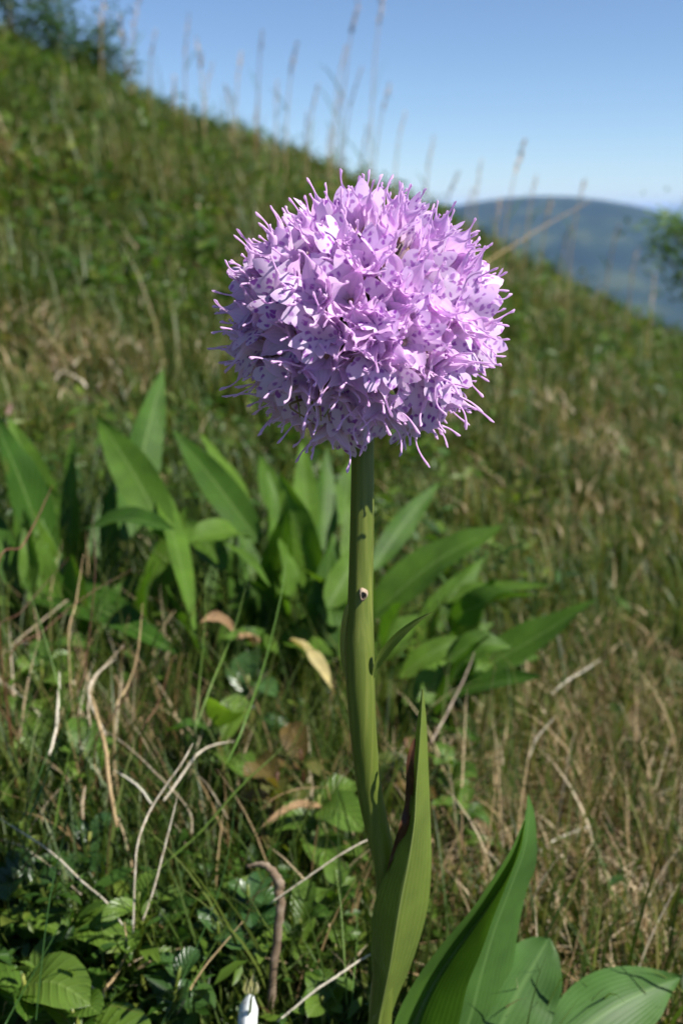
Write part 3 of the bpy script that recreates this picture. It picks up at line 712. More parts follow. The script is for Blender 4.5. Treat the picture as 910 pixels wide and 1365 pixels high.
def build_florets():
    # inner axis that the florets spring from
    C = catmull([at(483, 575, YO), at(483, 500, YO), HEAD + np.array([0, 0, .004]), HEAD + np.array([0, 0, 0.011])], 16)
    V, F, uv = tube_geo(C, np.interp(np.linspace(0, 1, 16), [0, .4, .9, 1], [.0019, .0026, .0020, .0006]), 14)
    raw_obj('flower_axis', V, F, M['ovary'], orchid, None, uv)
    N_ = 132; gold = math.pi * (3 - math.sqrt(5))
    rg = np.random.default_rng(5)
    front = norm(CAM - HEAD)
    pole = norm(front + np.array([-0.02, 0, -0.12]))          # the lips turn away from the middle of the near side
    extra = [norm(pole + np.array(q)) for q in ((0.05, 0, 0.12), (-0.22, 0, 0.02), (0.16, 0, -0.10), (-0.05, 0, -0.26), (0.30, 0, 0.22), (-0.08, 0, 0.34), (0.32, 0, 0.56))]
    for i in range(N_ + len(extra)):
        zc = 1 - (i + 0.5) / N_ * 1.86
        az = i * gold + rg.normal(0, 0.10); zc = float(np.clip(zc + rg.normal(0, 0.025), -0.90, 0.995))
        if i >= N_:
            q = extra[i - N_]; az = math.atan2(q[1], q[0]); zc = float(q[2])
        rho = math.sqrt(1 - zc * zc)
        n = np.array([rho * math.cos(az), rho * math.sin(az), zc])
        top = max(0.0, min(1.0, (zc - 0.30) / 0.5))          # the upper ones are less open
        low = max(0.0, min(1.0, (-zc - 0.2) / 0.5))
        if low > 0: n = norm(n + np.array([0, 0, -0.22 * low]))
        n = norm(n + rg.normal(0, 0.06, 3) + np.array([0, 0, 0.08]) * (1 - low))
        R0 = (14.3 + rg.normal(0, 0.6)) * MM
        cen = np.array([rho * math.cos(az), rho * math.sin(az), zc * (0.90 if zc > 0 else 0.95)])
        base = HEAD + cen * R0
        # lip direction on the sphere
        tang = n * (n @ pole) - pole                           # away from the pole
        down = np.array([0, 0, -1.0]); down = down - n * (down @ n)
        d = norm(norm(tang) * 0.6 + norm(down) * (0.25 if n @ front > 0.2 else 0.9) + rg.normal(0, 0.5 if n @ pole < 0.86 else 1.2, 3)); d = norm(d - n * (d @ n))
        b = np.cross(n, d)
        stalk = catmull([HEAD + cen * 2.0 * MM + np.array([0, 0, -.002]), HEAD + cen * 7 * MM + np.array([0, 0, -.0006]), base], 7)
        V, F, uv = tube_geo(stalk, np.array([.0005, .0006, .0008, .0010, .0011, .0011, .0012]), 7)
        fl = raw_obj('floret', V, F, M['ovary'], orchid, None, uv)
        op = (1 - 0.55 * top) * rg.uniform(0.85, 1.2)          # how far it opens
        sc_ = rg.uniform(0.90, 1.06) * (1 - 0.08 * top)
        def ang(k): return math.cos(k) * d + math.sin(k) * b
        for k, kind in ((math.pi, 'sepal'), (1.5, 'sepal'), (-1.5, 'sepal'), (2.4, 'petal'), (-2.4, 'petal')):
            e = norm(ang(k + rg.normal(0, 0.14)))
            pet = kind == 'petal'
            Lb = (6.0 if pet else 7.0) * sc_ * MM * rg.uniform(0.93, 1.07); Lt = (1.0 if pet else 2.3 + 1.5 * low) * sc_ * MM * rg.uniform(0.5, 1.35)
            W = (1.5 if pet else 1.95) * sc_ * MM * rg.uniform(0.9, 1.1)
            tl = rg.normal(0.05, 0.35)
            th = np.array([0.25, 0.40 if pet else 0.62, 0.50 if pet else 0.82, 0.35, 0.15]) * op
            th = th + np.array([0, 0, 0, 0.6, 1.0]) * tl
            V, F, uv = tepal_geo(base, n, e, Lb, Lt, W, th, rg.uniform(1.0, 1.9), 0.34 * MM, rg.uniform(0.48, 0.74) * MM, rg.normal(0, 0.35), ruffle=0.10)
            raw_obj(kind, V, F, M['tepal'], fl, None, uv)
        Ll = rg.uniform(6.8, 8.0) * sc_ * MM
        th = np.array([0.35, 0.75, 1.0, 1.15]) * (1 - 0.45 * top) * rg.uniform(0.8, 1.12)
        V, F, uv = lip_geo(base + n * 0.5 * MM + d * 0.4 * MM, n, norm(d), Ll, rg.uniform(2.5, 3.1) * sc_ * MM, th, rg)
        raw_obj('lip', V, F, M['lip'], fl, None, uv)
        cc = [base - n * 0.4 * MM, base + n * 0.7 * MM - d * 0.3 * MM, base + n * 1.5 * MM - d * 0.3 * MM]
        V, F, uv = tube_geo(catmull(cc, 6), np.array([.7, .85, .9, .8, .65, .3]) * MM, 8)
        raw_obj('column', V, F, M['column'], fl, None, uv)
    # a few withered threads hanging under the near side
    for k in range(6):
        a = at(395 + 8 * k, 528 + 4 * (k % 3), YO - 0.012); b = at(400 + 9 * k + 6 * math.sin(k), 556 + 5 * (k % 2), YO - 0.014)
        m = (a + b) / 2 + RNG.normal(0, 0.0012, 3)
        V, F, uv = tube_geo(catmull([a, m, b], 8), np.linspace(.00022, .0001, 8), 5)
        raw_obj('bract', V, F, M['tan' if k % 2 else 'stem'], orchid, None, uv)
build_florets()

# ------------------------------------------------------------------ broad-leaved plants
UPR, FLT, LFT, RGT = (0.15, -0.85, 0.5), (0.1, -0.35, 0.95), (-0.5, -0.6, 0.6), (0.6, -0.5, 0.65)
def plant(name, label, base_px, Y, leaves, mat='broad', cat='plant', group=None, fill=None):
    g = at(*base_px, Y); g[2] = float(ground(g[0], g[1]))
    p = empty(name, g); tag(p, label, cat, group)
    leaves = list(leaves)
    if fill:
        n, bx, by, tx, ty, sd = fill; rg = np.random.default_rng(sd)
        for k in range(n):
            b = (rg.uniform(*bx), rg.uniform(*by)); t = (b[0] + rg.uniform(*tx), b[1] - rg.uniform(*ty))
            Yb = Y - rg.uniform(-.04, .035); nh = (rg.normal(.1, .45), -rg.uniform(.3, .9), rg.uniform(.4, .9))
            leaves.append((b, t, Yb, Yb + rg.uniform(-.03, .05), rg.uniform(30, 52), rg.uniform(-4, 12), nh, dict(twist=rg.normal(0, .5))))
    for k, lf in enumerate(leaves):
        base, tip, Yb, Yt, w, sag, nh = lf[:7]
        kw = lf[7] if len(lf) > 7 else {}
        mm = M[kw.pop('mat', mat)]
        leaf_px(p, base, tip, Yb, Yt, w, sag, nh, mm, seed=hash((name, k)) % 1000 if False else 31 * k + len(label), **kw)
    return p
plant('broadleaf_plant', 'broad-leaved plant with long pale green leaves by the picture\'s left border', (140, 800), 0.37, [
    ((70, 760), (-12, 548), .37, .36, 62, 8, RGT), ((80, 740), (12, 556), .40, .44, 46, 10, UPR), ((92, 770), (97, 578), .38, .41, 40, 0, LFT),
    ((225, 720), (128, 553), .36, .40, 56, 8, UPR, dict(twist=.3)), ((165, 720), (218, 488), .39, .47, 52, 6, RGT), ((110, 706), (232, 706), .36, .33, 50, 14, FLT),
    ((208, 640), (262, 856), .39, .31, 38, 18, RGT), ((-5, 772), (238, 872), .36, .31, 74, 16, FLT), ((120, 780), (60, 640), .38, .42, 40, 6, LFT),
    ((130, 800), (150, 640), .38, .42, 42, 0, UPR), ((100, 850), (-20, 800), .36, .33, 48, 12, FLT), ((200, 880), (60, 860), .34, .31, 46, 10, FLT)], fill=(26, (0, 250), (770, 900), (-80, 80), (0, 190), 2))
plant('broadleaf_plant', 'broad-leaved plant with dark crowded leaves just left of the orchid stem', (400, 860), 0.36, [
    ((345, 722), (230, 572), .37, .41, 46, 2, UPR), ((330, 690), (268, 578), .41, .46, 36, 3, RGT), ((255, 720), (352, 716), .36, .38, 46, 10, FLT),
    ((372, 690), (347, 606), .42, .46, 32, 0, UPR), ((380, 780), (379, 652), .36, .37, 26, 0, LFT), ((425, 800), (372, 628), .37, .40, 58, 4, LFT),
    ((428, 740), (436, 596), .42, .46, 38, 0, RGT), ((412, 720), (402, 588), .41, .46, 34, 2, UPR), ((424, 895), (442, 720), .35, .37, 52, 0, UPR),
    ((298, 724), (360, 782), .36, .33, 24, 8, RGT), ((400, 880), (330, 770), .36, .36, 44, 8, LFT), ((410, 870), (470, 760), .36, .38, 44, 8, RGT),
    ((390, 880), (290, 850), .35, .33, 40, 10, FLT), ((455, 700), (470, 610), .44, .48, 36, 0, UPR), ((300, 760), (240, 690), .38, .42, 40, 6, UPR)], fill=(26, (260, 475), (780, 920), (-80, 70), (0, 200), 3))
plant('broadleaf_plant', 'broad-leaved plant with leaves fanning out behind the orchid stem', (520, 930), 0.36, [
    ((490, 825), (672, 700), .37, .38, 62, 14, FLT), ((495, 760), (586, 642), .41, .46, 32, 6, UPR), ((540, 880), (646, 742), .39, .42, 46, 6, RGT),
    ((560, 806), (730, 780), .41, .40, 30, 6, FLT), ((600, 910), (797, 797), .36, .36, 58, 2, FLT, dict(bow=(-4, 10))), ((490, 960), (720, 900), .35, .32, 64, 8, FLT),
    ((495, 912), (612, 884), .36, .34, 34, 8, FLT), ((500, 880), (560, 820), .36, .37, 40, 6, UPR), ((520, 950), (640, 990), .35, .32, 40, 12, FLT)], fill=(16, (485, 610), (820, 970), (-10, 120), (10, 130), 4))
plant('broadleaf_plant', 'low plant with wide pale leaves at the foot of the folded orchid leaf', (640, 1400), 0.172, [
    ((640, 1420), (732, 1250), .170, .186, 104, 4, (0.3, -0.7, 0.65), dict(prof='oval', mat='pale_leaf')), ((730, 1410), (908, 1303), .172, .190, 100, 14, (-0.15, -0.75, 0.6), dict(prof='lance', mat='pale_leaf')),
    ((700, 1460), (760, 1385), .17, .175, 60, 8, FLT)])

# ------------------------------------------------------------------ low herbs in the near turf
def herb(px, py, Y, n, size, mat, label, seed, group='small leafy herbs in the turf left of the orchid', spread_=0.5, prof='oval'):
    g = at(px, py, Y); gz = float(ground(g[0], g[1]))
    b = np.array([g[0], g[1], gz]); rg = np.random.default_rng(seed)
    p = empty('leafy_herb', b); tag(p, label, 'herb', group)
    topz = max(g[2], gz + 0.008)
    C = catmull([b - [0, 0, .002], (b + [g[0], g[1], topz]) / 2 + rg.normal(0, .0012, 3), [g[0], g[1], topz]], 8)
    V, F, uv = tube_geo(C, np.linspace(.0007, .0004, 8), 6); raw_obj('stalk', V, F, M['redstem' if mat == 'red_herb' else 'stem'], p, None, uv)
    for k in range(n):
        t = 0.35 + 0.65 * (k + 0.5) / n
        s = C[int(t * 7)]; a = k * 2.4 + rg.normal(0, .3); el = rg.uniform(0.05, 0.8)
        d = np.array([math.cos(a) * math.cos(el), math.sin(a) * math.cos(el), math.sin(el)])
        ln = size * rg.uniform(0.7, 1.2)
        tip = s + d * ln; mid = s + d * ln * 0.5 + np.array([0, 0, ln * 0.12])
        V, F, uv = leaf_geo([s, mid, tip - np.array([0, 0, ln * 0.1])], ln * rg.uniform(0.24, 0.34), (rg.normal(0, .3), rg.normal(-.1, .3), 1.0), 0.3, 8, 5, 0.06, prof, seed + k)
        raw_obj('leaf', V, F, M[mat], p, None, uv)
HERBS = [
    (95, 1225, .19, 6, .0155, 'herb', 'herb with a large notched bright leaf in the lower left turf'),
    (30, 1300, .175, 6, .015, 'herb', 'bright green herb in the lower left corner'),
    (95, 1345, .172, 6, .016, 'herb', 'herb with wide bright leaves along the bottom edge at left'),
    (60, 990, .26, 8, .015, 'herb', 'leafy herb behind the thin dark blades by the left border'),
    (20, 950, .27, 7, .013, 'herb', 'pale leafy herb against the left border under the large leaf'),
    (110, 1000, .25, 7, .013, 'herb', 'small herb behind the bleached flat straws'),
    (285, 950, .27, 6, .019, 'herb', 'herb with an upright pointed leaf below the dead brown leaf'),
    (370, 1030, .24, 8, .012, 'red_herb', 'reddish herb between the crossing straws and the stem'),
    (400, 1000, .26, 7, .012, 'red_herb', 'red and green herb just left of the orchid stem'),
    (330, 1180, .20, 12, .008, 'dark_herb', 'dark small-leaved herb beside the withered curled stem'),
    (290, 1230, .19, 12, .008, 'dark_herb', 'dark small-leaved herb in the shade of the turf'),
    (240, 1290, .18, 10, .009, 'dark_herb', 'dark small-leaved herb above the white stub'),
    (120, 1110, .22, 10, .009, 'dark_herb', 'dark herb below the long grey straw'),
    (425, 1060, .24, 6, .015, 'herb', 'herb with an oval leaf touching the bent stem'),
    (400, 1225, .20, 7, .010, 'herb', 'pale herb behind the upper diagonal straw'),
    (450, 1170, .21, 8, .010, 'herb', 'small herb left of the clasping leaf'),
    (600, 1010, .28, 8, .011, 'herb', 'small herb right of the clasping leaf tip'),
    (620, 1060, .26, 8, .010, 'herb', 'small herb above the folded orchid leaf'),
    (540, 985, .27, 6, .012, 'red_herb', 'yellow and red herb behind the tip of the clasping leaf'),
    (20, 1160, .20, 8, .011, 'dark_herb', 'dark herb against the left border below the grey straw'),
    (185, 1190, .19, 5, .012, 'herb', 'herb at the foot of two pale forked straws'),
    (55, 880, .29, 8, .015, 'herb', 'leafy herb under the left plant\'s lowest leaf'),
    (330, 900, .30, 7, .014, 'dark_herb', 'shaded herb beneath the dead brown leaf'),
    (430, 1330, .18, 8, .009, 'herb', 'small herb between the lower diagonal straw and the leaf foot'),
]
for k, h_ in enumerate(HERBS): herb(*h_, 100 + 17 * k)

# ------------------------------------------------------------------ single stems, straws and blades
def strand(name, label, cat, group, pts, Y0, Y1, wpx, mat, flat=0.6, ribbon=False, root=False):
    """a stalk or blade through pixels, from distance Y0 (first) to Y1 (last)"""
    n = len(pts)
    P = [at(x, y, Y0 + (Y1 - Y0) * i / (n - 1)) for i, (x, y) in enumerate(pts)]
    if root:
        q = P[-1].copy(); q[2] = float(ground(q[0], q[1])) - 0.002
        if q[2] < P[-1][2] - 0.003: P.append(q)
    C = catmull(P, 8 * len(P))
    Ym = (Y0 + Y1) / 2; w = wpx * 0.21 * px_m(*pts[0], Ym)
    base = C[-1]
    if ribbon:
        V, F, uv = leaf_geo(C[::-1][::3], w, (0.25, -0.85, 0.45), 0.45, len(C), 5, 0.0, 'blade', len(label))
    else:
        rad = w * np.interp(np.linspace(0, 1, len(C)), [0, .15, .5, 1], [.2, .65, 1, .75]) * (1 + 0.08 * np.sin(np.arange(len(C)) * 1.7))
        C = C + RNG.normal(0, w * 0.10, C.shape) + w * 0.35 * np.sin(np.arange(len(C))[:, None] * RNG.uniform(.25, .5, 3)[None] + RNG.uniform(0, 6, 3)[None])
        V, F, uv = tube_geo(C, rad, 7, flat)
    o = raw_obj(name, V, F, mat, None, base, uv)
    return tag(o, label, cat, group)
def z6(*a): return [(p * .5055, 880 + q * .5055) for p, q in a]
def z4(*a): return [(p * .5055, 460 + q * .5055) for p, q in a]
GS = 'bleached straws in the turf left of the orchid'
STRAWS = [
    ('pale straw bent like a hook, left of two forked ones', z6((510, 220), (480, 270), (400, 390), (370, 460), (355, 560), (352, 720)), .20, .185, 8),
    ('white straight straw of the forked pair in the lower left turf', z6((470, 350), (440, 470), (410, 590), (375, 690)), .195, .185, 7),
    ('arched pale straw above the forked pair', z6((620, 215), (560, 225), (510, 260), (470, 320), (430, 372)), .23, .215, 8),
    ('long grey straw running in from the left border', z6((-20, 410), (100, 480), (200, 570), (270, 630), (325, 700)), .20, .185, 9),
    ('short pale straw lying under the long grey one', z6((0, 470), (70, 500), (150, 560), (215, 620)), .21, .20, 7),
    ('pale straw standing at the foot of the long grey one', z6((330, 690), (332, 770), (300, 840), (270, 890)), .185, .18, 10),
    ('curved pale straw near the lower left corner', z6((95, 820), (170, 825), (240, 860), (275, 890)), .18, .175, 7),
    ('pale green straw crossing the forked pair diagonally', z6((745, 230), (640, 330), (520, 460), (400, 570)), .22, .20, 8),
    ('long pale straw passing behind the stem, upper of two', [(520, 1105), (490, 1120), (430, 1155), (360, 1205)], .19, .185, 7),
    ('long pale straw passing behind the leaf foot, lower of two', [(510, 1265), (470, 1287), (420, 1322), (370, 1362)], .18, .175, 9),
    ('thin tan straw curling above the reddish herb', z6((865, 335), (790, 340), (730, 360), (690, 395)), .23, .225, 5),
    ('broad flat white straw standing in the left turf', z6((235, 80), (265, 180), (285, 290), (305, 440)), .24, .215, 15),
    ('pale straw curving over the broad flat white one', z6((300, 0), (245, 50), (235, 100), (280, 200)), .25, .235, 10),
    ('kinked pale straw right of the broad flat one', z6((270, 180), (350, 240), (440, 330), (500, 400), (505, 460)), .235, .215, 7),
    ('short pale straw lying across the kinked one', z6((300, 290), (360, 330), (400, 380)), .225, .22, 8),
    ('pale straw left of the broad flat white one', z6((155, 30), (152, 150), (130, 250)), .24, .225, 10),
    ('stubby pale straw end left of the broad flat one', z6((222, 330), (216, 420)), .22, .215, 13),
    ('thin pale straw behind the dark green blades', z6((190, 200), (165, 330), (145, 430), (138, 490)), .22, .21, 7),
    ('tan straw rising toward the withered curled stem', z6((640, 690), (540, 810), (470, 930), (450, 975)), .185, .175, 7),
    ('pale straw with a sharp kink right of the fork', z6((520, 300), (560, 350), (600, 420)), .225, .215, 6),
    ('bent pale straw over the left plant\'s lowest leaves', [(165, 860), (130, 900), (118, 935), (120, 970)], .26, .245, 9),
    ('pale straw slanting up by the left border', [(-5, 880), (40, 840), (90, 800)], .30, .33, 6),
]
for lab, pts, a, b, w in STRAWS:
    strand('dry_straw', lab, 'straw', GS, pts, a, b, w, M['tan' if 'tan' in lab else 'blade' if 'green' in lab else 'straw'], 0.35, root=lab.startswith('pale straw standing'))
GR = 'dry straws in the turf right of the orchid'
for lab, pts, a, b, w in [
    ('forked dry stalk in the lower right turf', [(886, 1228), (850, 1262), (815, 1290), (812, 1330)], .25, .235, 7),
    ('short prong of the forked dry stalk at lower right', [(836, 1240), (826, 1268), (815, 1292)], .245, .238, 6),
    ('dark dead twig behind the broad leaves right of the stem', [(632, 870), (612, 920), (590, 960), (575, 990)], .30, .28, 7),
    ('pale bent straw beside the right plant\'s long leaf', [(800, 880), (760, 905), (735, 925)], .36, .35, 6),
    ('straw lying above the folded leaf tip', [(790, 1100), (740, 1120), (712, 1140)], .27, .26, 6),
    ('short straw standing right of the clasping leaf', [(740, 955), (715, 985), (705, 1010)], .30, .295, 6),
]:
    strand('dry_straw', lab, 'straw', GR, pts, a, b, w, M['dead_wood' if 'twig' in lab else 'straw'], 0.55)
GRS = 'thin red-brown stems in front of the left plant'
for lab, pts, a, b, w in [
    ('red-brown stem rising to the right of the bleached straws', z6((365, -10), (340, 80), (285, 165), (250, 240)), .25, .235, 5),
    ('red-brown stem leaning right above the kinked straw', z6((455, -10), (420, 110), (370, 220)), .26, .245, 5),
    ('upright red-brown stem before the left plant', z4((245, 450), (250, 600), (225, 850), (205, 960)), .27, .245, 5),
    ('tan stem rising before the left plant\'s pale low leaf', z4((375, 680), (365, 800), (335, 905), (300, 990)), .26, .245, 6),
    ('tan stem just right of the upright red-brown one', z4((220, 550), (200, 680), (180, 800)), .28, .27, 5),
    ('thin reddish stem slanting from the left border', z4((180, 560), (60, 700), (-10, 790)), .28, .25, 4),
    ('dark reddish stem arching in from the left border', z4((140, 370), (100, 450), (60, 530), (-10, 630)), .27, .24, 6),
    ('thin reddish stem crossing the left plant', z4((350, 590), (230, 660), (120, 750), (20, 850)), .28, .25, 4),
]:
    strand('red_brown_stem', lab, 'stem', GRS, pts, a, b, w, M['tan' if lab.startswith('tan') else 'redstem'], 1.0, root=True)
GB = 'single green grass blades before the plants'
for lab, pts, a, b, w, mt in [
    ('tall pale green blade left of the orchid stem', z4((762, 500), (745, 640), (700, 830), (640, 1010), (600, 1100)), .24, .20, 7, 'blade'),
    ('green blade leaning right below the centre plant', z4((665, 565), (620, 740), (560, 890), (520, 1000)), .25, .22, 6, 'blade'),
    ('thin upright tan-green blade beside the dead brown leaf', z4((540, 560), (541, 720), (525, 905), (515, 1020)), .26, .235, 5, 'blade'),
    ('pale blade before the left plant\'s low leaf', z4((40, 570), (95, 700), (150, 880), (160, 960)), .25, .225, 5, 'blade'),
    ('long dark blade curving down through the middle turf', z6((625, 240), (615, 420), (580, 600), (500, 800), (425, 965)), .20, .17, 4, 'dark_blade'),
    ('dark blade rising along the left of the pale straws', z6((195, 190), (180, 400), (130, 640), (95, 950)), .19, .165, 5, 'dark_blade'),
    ('dark blade leaning over the left herbs', z6((175, 80), (120, 260), (60, 420)), .22, .205, 5, 'dark_blade'),
    ('thick dark blade beside the broad flat white straw', z6((215, 30), (160, 200), (110, 340), (75, 420)), .21, .195, 7, 'dark_blade'),
    ('dark blade crossing the lower left corner', z6((200, 620), (120, 770), (20, 950), (0, 1000)), .175, .16, 6, 'dark_blade'),
    ('green blade slanting left of the withered curled stem', z6((640, 640), (560, 760), (490, 880), (430, 965)), .185, .17, 4, 'blade'),
    ('green blade fanning right of the withered curled stem', z6((910, 700), (800, 780), (720, 850)), .20, .19, 6, 'blade'),
    ('green blade rising between the two diagonal straws', z6((770, 690), (830, 790), (890, 910)), .19, .18, 5, 'blade'),
    ('grass blade arching over the folded orchid leaf', [(668, 1138), (610, 1170), (565, 1205), (545, 1225)], .19, .18, 5, 'blade'),
    ('pale grass blade low between the straws and the leaf foot', [(470, 1170), (476, 1240), (470, 1320), (465, 1380)], .20, .175, 5, 'blade'),
    ('green blade standing left of the bent stem', [(440, 1130), (452, 1190), (458, 1260), (462, 1340)], .20, .175, 5, 'blade'),
]:
    strand('grass_shoot', lab, 'grass', GB, pts, a, b, w, M[mt], 0.4, ribbon=True)

def special():
    # withered stem with a curled top
    pts = z6((650, 545), (690, 540), (728, 570), (738, 620), (736, 690), (722, 800), (708, 950), (700, 1010))
    P = catmull([at(x, y, .19 - .001 * i) for i, (x, y) in enumerate(pts)], 44)
    rad = 6.0 * px_m(360, 1200, .185) * np.interp(np.linspace(0, 1, 44), [0, .15, .3, 1], [.35, .7, 1.1, .9]) * RNG.uniform(0.85, 1.15, 44)
    V, F, uv = tube_geo(P + RNG.normal(0, .00015, P.shape), rad, 9, 0.8)
    tag(raw_obj('withered_stem', V, F, M['dead_wood'], None, P[-1], uv), 'thick grey-brown withered stem with a curled top', 'stem')
    # white stub with a yellow end
    b = at(328, 1400, .172); t = at(335, 1318, .178)
    o = empty('white_stub', b); tag(o, 'white papery stub with a yellowish frayed end at the bottom edge', 'stub')
    V, F, uv = leaf_geo([b, (b + t) / 2 + np.array([-.0005, 0, 0]), t], 13 * px_m(333, 1340, .175), (-.1, -.9, .3), -0.75, 24, 9, 0.06, 'blunt', 4)
    raw_obj('sheath', V, F, M['white_stub'], o, None, uv)
    for k, (dx, dy, w) in enumerate(((-5, -13, 6), (3, -20, 7), (8, -9, 5))):
        V, F, uv = leaf_geo([at(334 + dx * .5, 1326, .1775), at(334 + dx * .8, 1318, .1778), at(335 + dx, 1318 + dy, .178)], w * px_m(333, 1340, .175), (0.2 * (k - 1), -.9, .3), 0.3, 9, 5, 0.12, 'lance', k)
        raw_obj('frayed_tip', V, F, M['yellow_tip'], o, None, uv)
    # dead leaves
    for lab, ba, ti, Yb, Yt, w, mt, nh in [
        ('curled dead brown leaf lying under the centre plant', (312, 840), (266, 830), .32, .31, 17, 'dead_leaf', (0.2, -.6, .8)),
        ('yellowed bent leaf hanging from the centre plant', (388, 852), (446, 926), .33, .30, 26, 'straw_leaf', RGT),
        ('brown crumpled leaf between the reddish herb and the straws', (430, 1075), (345, 1106), .24, .225, 13, 'dead_leaf', (0, -.5, .9)),
        ('brown dead leaf piece behind the centre plant\'s foot', (345, 868), (315, 852), .34, .33, 20, 'dead_leaf', (-.3, -.5, .8)),
    ]:
        a, c = at(*ba, Yb), at(*ti, Yt); mid = (a + c) / 2 + np.array([0, 0, .003])
        V, F, uv = leaf_geo([a, mid, c], w * .5 * px_m(*ba, Yb), nh, 0.5, 16, 9, 0.16, 'lance', len(lab))
        tag(raw_obj('dead_leaf', V, F, M[mt], None, a, uv), lab, 'dead leaf')
M['straw_leaf'] = leaf_mat('yellowed_leaf', (0.42, 0.36, 0.16), (0.5, 0.42, 0.2), (0.55, 0.48, 0.28), 0.3, 0.5, 0.3, 'parallel', 8, 0.4, tboost=(1.2, 1.1, 0.6))
special()

# ------------------------------------------------------------------ tall grass stalks on the skyline
def stalk(tip, Y, lean_px, headlen, headw, label, seed, head='plume', mat='seed'):
    rg = np.random.default_rng(seed)
    t = at(*tip, Y); d = ray(*tip)
    bx = t[0] - lean_px * px_m(*tip, Y); by = Y + rg.uniform(-.05, .05)
    b = np.array([bx, by, float(ground(bx, by)) - 0.004])
    o = empty('grass_stalk', b)
    tag(o, label, 'grass stalk', 'flowering grass stalks along the skyline')
    H = t[2] - b[2]
    C = catmull([b, b + (t - b) * np.array([.18, .2, .45]), b + (t - b) * np.array([.5, .55, .78]), t], 22)
    r0 = 0.0007 * max(1, Y * 0.8)
    V, F, uv = tube_geo(C, np.linspace(r0 * 1.3, r0 * .6, 22), 5); raw_obj('culm', V, F, M['tan'], o, None, uv)
    # seed head of many spikelets
    hl = headlen * px_m(*tip, Y); hw = headw * px_m(*tip, Y)
    n = 30; T = norm(C[-1] - C[-4])
    q = rg.random(n); ax = C[-1][None] - T[None] * (q * hl)[:, None]
    az = rg.uniform(0, PI2, n); el = rg.uniform(.5, 1.3, n)
    side = norm(np.cross(T, [0, 1, 0])); oth = np.cross(T, side)
    rr = hw * .5 * np.sin(math.pi * np.clip(q * .9 + .08, 0, 1)) * rg.random(n)
    c = ax + side[None] * (np.cos(az) * rr)[:, None] + oth[None] * (np.sin(az) * rr)[:, None]
    sz = np.full(n, hw * .42)
    V, T_ = ovals(c[:, 0], c[:, 1], c[:, 2], az, el, az, sz, sz * .5)
    raw_obj('seed_head', V, T_.tolist(), M[mat], o, None, None, False)
    # one or two narrow leaves low on the culm
    for k in range(2):
        s = C[5 + 5 * k]; a = rg.uniform(0, PI2); ln = 0.25 * H
        e = s + np.array([math.cos(a) * ln * .5, math.sin(a) * ln * .5, ln * .6])
        V, F, uv = leaf_geo([s, (s + e) / 2 + [0, 0, ln * .1], e], r0 * 1.1, (math.sin(a), -math.cos(a), .3), .3, 9, 3, 0, 'blade', seed)
        raw_obj('leaf', V, F, M['blade'], o, None, uv)
STALKS = [((186, -4), 2.6, 12, 60, 12), ((158, 20), 3.0, -6, 40, 14), ((252, 18), 2.4, 8, 55, 10), ((262, 52), 2.8, -8, 40, 14), ((322, 70), 2.6, 10, 34, 10), ((396, 58), 2.3, 18, 40, 12),
          ((478, 2), 1.9, 24, 42, 14), ((510, -8), 2.1, 16, 40, 14), ((482, 90), 1.7, 26, 52, 9), ((440, 168), 2.6, 4, 40, 8), ((520, 112), 2.2, 22, 34, 12), ((578, 182), 2.3, 12, 44, 10),
          ((612, 228), 1.8, 22, 36, 9), ((700, 188), 1.5, 30, 46, 15), ((642, 212), 2.4, 8, 50, 9), ((735, 262), 2.0, 8, 26, 12), ((668, 262), 2.2, 10, 40, 10), ((300, 112), 3.0, -4, 34, 9),
          ((345, 128), 2.8, 6, 34, 8), ((410, 150), 2.4, 6, 44, 9), ((490, 168), 2.2, 10, 50, 9), ((140, -6), 3.2, 8, 44, 14), ((232, 100), 3.0, 2, 40, 10), ((690, 300), 2.2, 6, 60, 8),
          ((800, 378), 2.0, 4, 40, 9), ((872, 366), 2.2, 6, 44, 9), ((780, 238), 2.4, 14, 30, 10), ((850, 330), 2.6, 6, 40, 8), ((455, 120), 3.0, 10, 30, 8), ((370, 108), 3.0, 4, 30, 8),
          ((208, 40), 2.9, 14, 34, 9), ((284, 84), 2.5, 12, 30, 8), ((425, 110), 2.2, 16, 36, 9), ((462, 60), 2.4, 20, 34, 9), ((540, 150), 2.5, 14, 30, 8), ((350, 40), 2.7, 10, 34, 9),
          ((630, 250), 2.6, 10, 30, 8), ((715, 232), 2.5, 12, 26, 8), ((760, 300), 2.4, 6, 30, 8), ((825, 300), 2.5, 6, 28, 8)]
def where(px, py):
    if py < 30: return 'reaching the picture\'s top edge'
    if px > 600: return 'before the hazy hill' if py > 255 else 'against the sky above the hazy hill'
    return 'against the sky above the slope'
order = sorted(range(len(STALKS)), key=lambda i: STALKS[i][0][0])
ORD = ['first', 'second', 'third', 'fourth', 'fifth', 'sixth', 'seventh', 'eighth', 'ninth', 'tenth', 'eleventh', 'twelfth', 'thirteenth', 'fourteenth', 'fifteenth', 'sixteenth', 'seventeenth', 'eighteenth', 'nineteenth', 'twentieth', 'twenty-first', 'twenty-second', 'twenty-third', 'twenty-fourth']
cnt = {}; lab_of = {}
for i in order:
    w_ = where(*STALKS[i][0]); cnt[w_] = cnt.get(w_, 0) + 1
    lab_of[i] = 'feathery grass stalk %s, %s from the left' % (w_, ORD[cnt[w_] - 1])
for i, (tip, Y, ln, hl, hw) in enumerate(STALKS):
    stalk(tip, Y, ln * 1.2, hl, hw, lab_of[i], 400 + i)
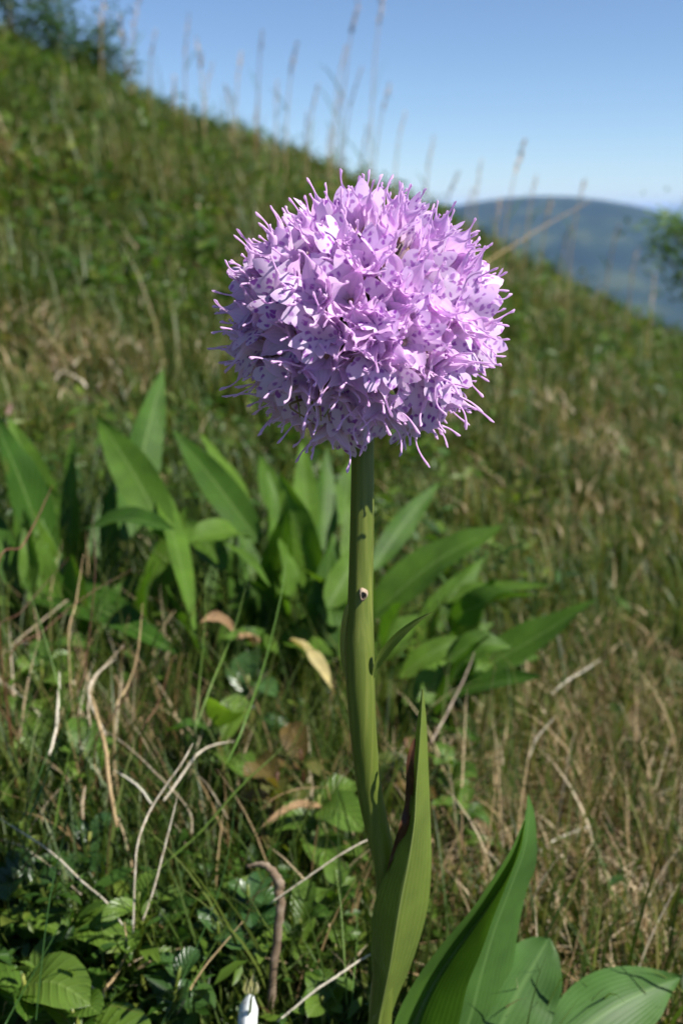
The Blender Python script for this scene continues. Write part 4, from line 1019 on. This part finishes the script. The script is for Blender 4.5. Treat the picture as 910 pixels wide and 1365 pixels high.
def diagonal():
    a, b = at(785, 268, 0.95), at(600, 395, 0.78)
    g = b + (b - a) * 0.55; g[2] = float(ground(g[0], g[1]))
    C = catmull([a, (a + b) / 2 + np.array([0, 0, .006]), b, g], 30)
    V, F, uv = tube_geo(C, np.linspace(.0003, .0009, 30), 7, .6)
    tag(raw_obj('grass_stalk', V, F, M['tan'], None, g, uv), 'pale leaning grass stalk slanting from behind the flower toward the hazy hill', 'grass stalk')
diagonal()

# ------------------------------------------------------------------ sapling at the right, shrubs on the ridge
def woody(name, label, cat, base, crown_c, rad, nleaf, leaf, mat, seed, limbs=7, trunk_r=0.02):
    rg = np.random.default_rng(seed)
    o = empty(name, base); tag(o, label, cat)
    b = np.array(base); c = np.array(crown_c)
    C = catmull([b - [0, 0, .03], b + (c - b) * .4 + rg.normal(0, .02, 3), c + np.array([0, 0, rad[2] * .75])], 16)
    V, F, uv = tube_geo(C, np.linspace(trunk_r, trunk_r * .25, 16), 8); tr = raw_obj('trunk', V, F, M['bark'], o, None, uv)
    ends = []
    for k in range(limbs):
        s = C[5 + int(9 * k / limbs)]; a = k * 2.4 + rg.uniform(-.3, .3)
        e = c + np.array([math.cos(a) * rad[0], math.sin(a) * rad[1], rg.uniform(-.5, .7) * rad[2]]) * rg.uniform(.7, 1.0)
        D = catmull([s, (s + e) / 2 + [0, 0, -.08 * rad[2]], e], 9)
        V, F, uv = tube_geo(D, np.linspace(trunk_r * .45, trunk_r * .1, 9), 6); raw_obj('limb', V, F, M['bark'], tr, None, uv)
        ends += [D[i] for i in range(3, 9)]
    ends += [C[i] for i in range(9, 16)]
    ends = np.array(ends)
    p = ends[rg.integers(0, len(ends), nleaf)] + rg.normal(0, 1, (nleaf, 3)) * np.array(rad) * 0.17
    ln = leaf * rg.uniform(.6, 1.2, nleaf)
    V, T = ovals(p[:, 0], p[:, 1], p[:, 2], rg.uniform(0, PI2, nleaf), rg.uniform(-.6, .7, nleaf), rg.normal(0, .5, nleaf), ln, ln * .45)
    cr = tri_mesh('crown', V - b[None], T, M[mat]); cr.parent = o
    return o
def build_woody():
    c = at(950, 286, 4.2); b = np.array([c[0] + .05, 4.25, 0]); b[2] = float(ground(b[0], b[1]))
    woody('young_tree', 'leafy young tree reaching in at the right border beside the hazy hill', 'tree', b, c, (.27, .3, .30), 1500, .042, 'tree_leaf', 3, 9, .018)
    for k, (px, py, Y, r, lab) in enumerate([(15, 20, 5.6, .42, 'dark shrub on the ridge in the upper left corner'), (80, 50, 6.0, .32, 'rounded dark shrub on the ridge right of the corner one'),
                                             (132, 88, 6.2, .20, 'small dark shrub at the lower end of the ridge shrubs')]):
        c = at(px, py, Y); b = c.copy(); b[2] = float(ground(b[0], b[1]))
        c[2] = max(c[2], b[2] + r * .8)
        woody('ridge_shrub', lab, 'shrub', b, c, (r, r, r * .9), 1400, .045, 'shrub_leaf', 20 + k, 8, .012)
build_woody()

for o in bpy.data.objects:
    if "_w" in o: del o["_w"]
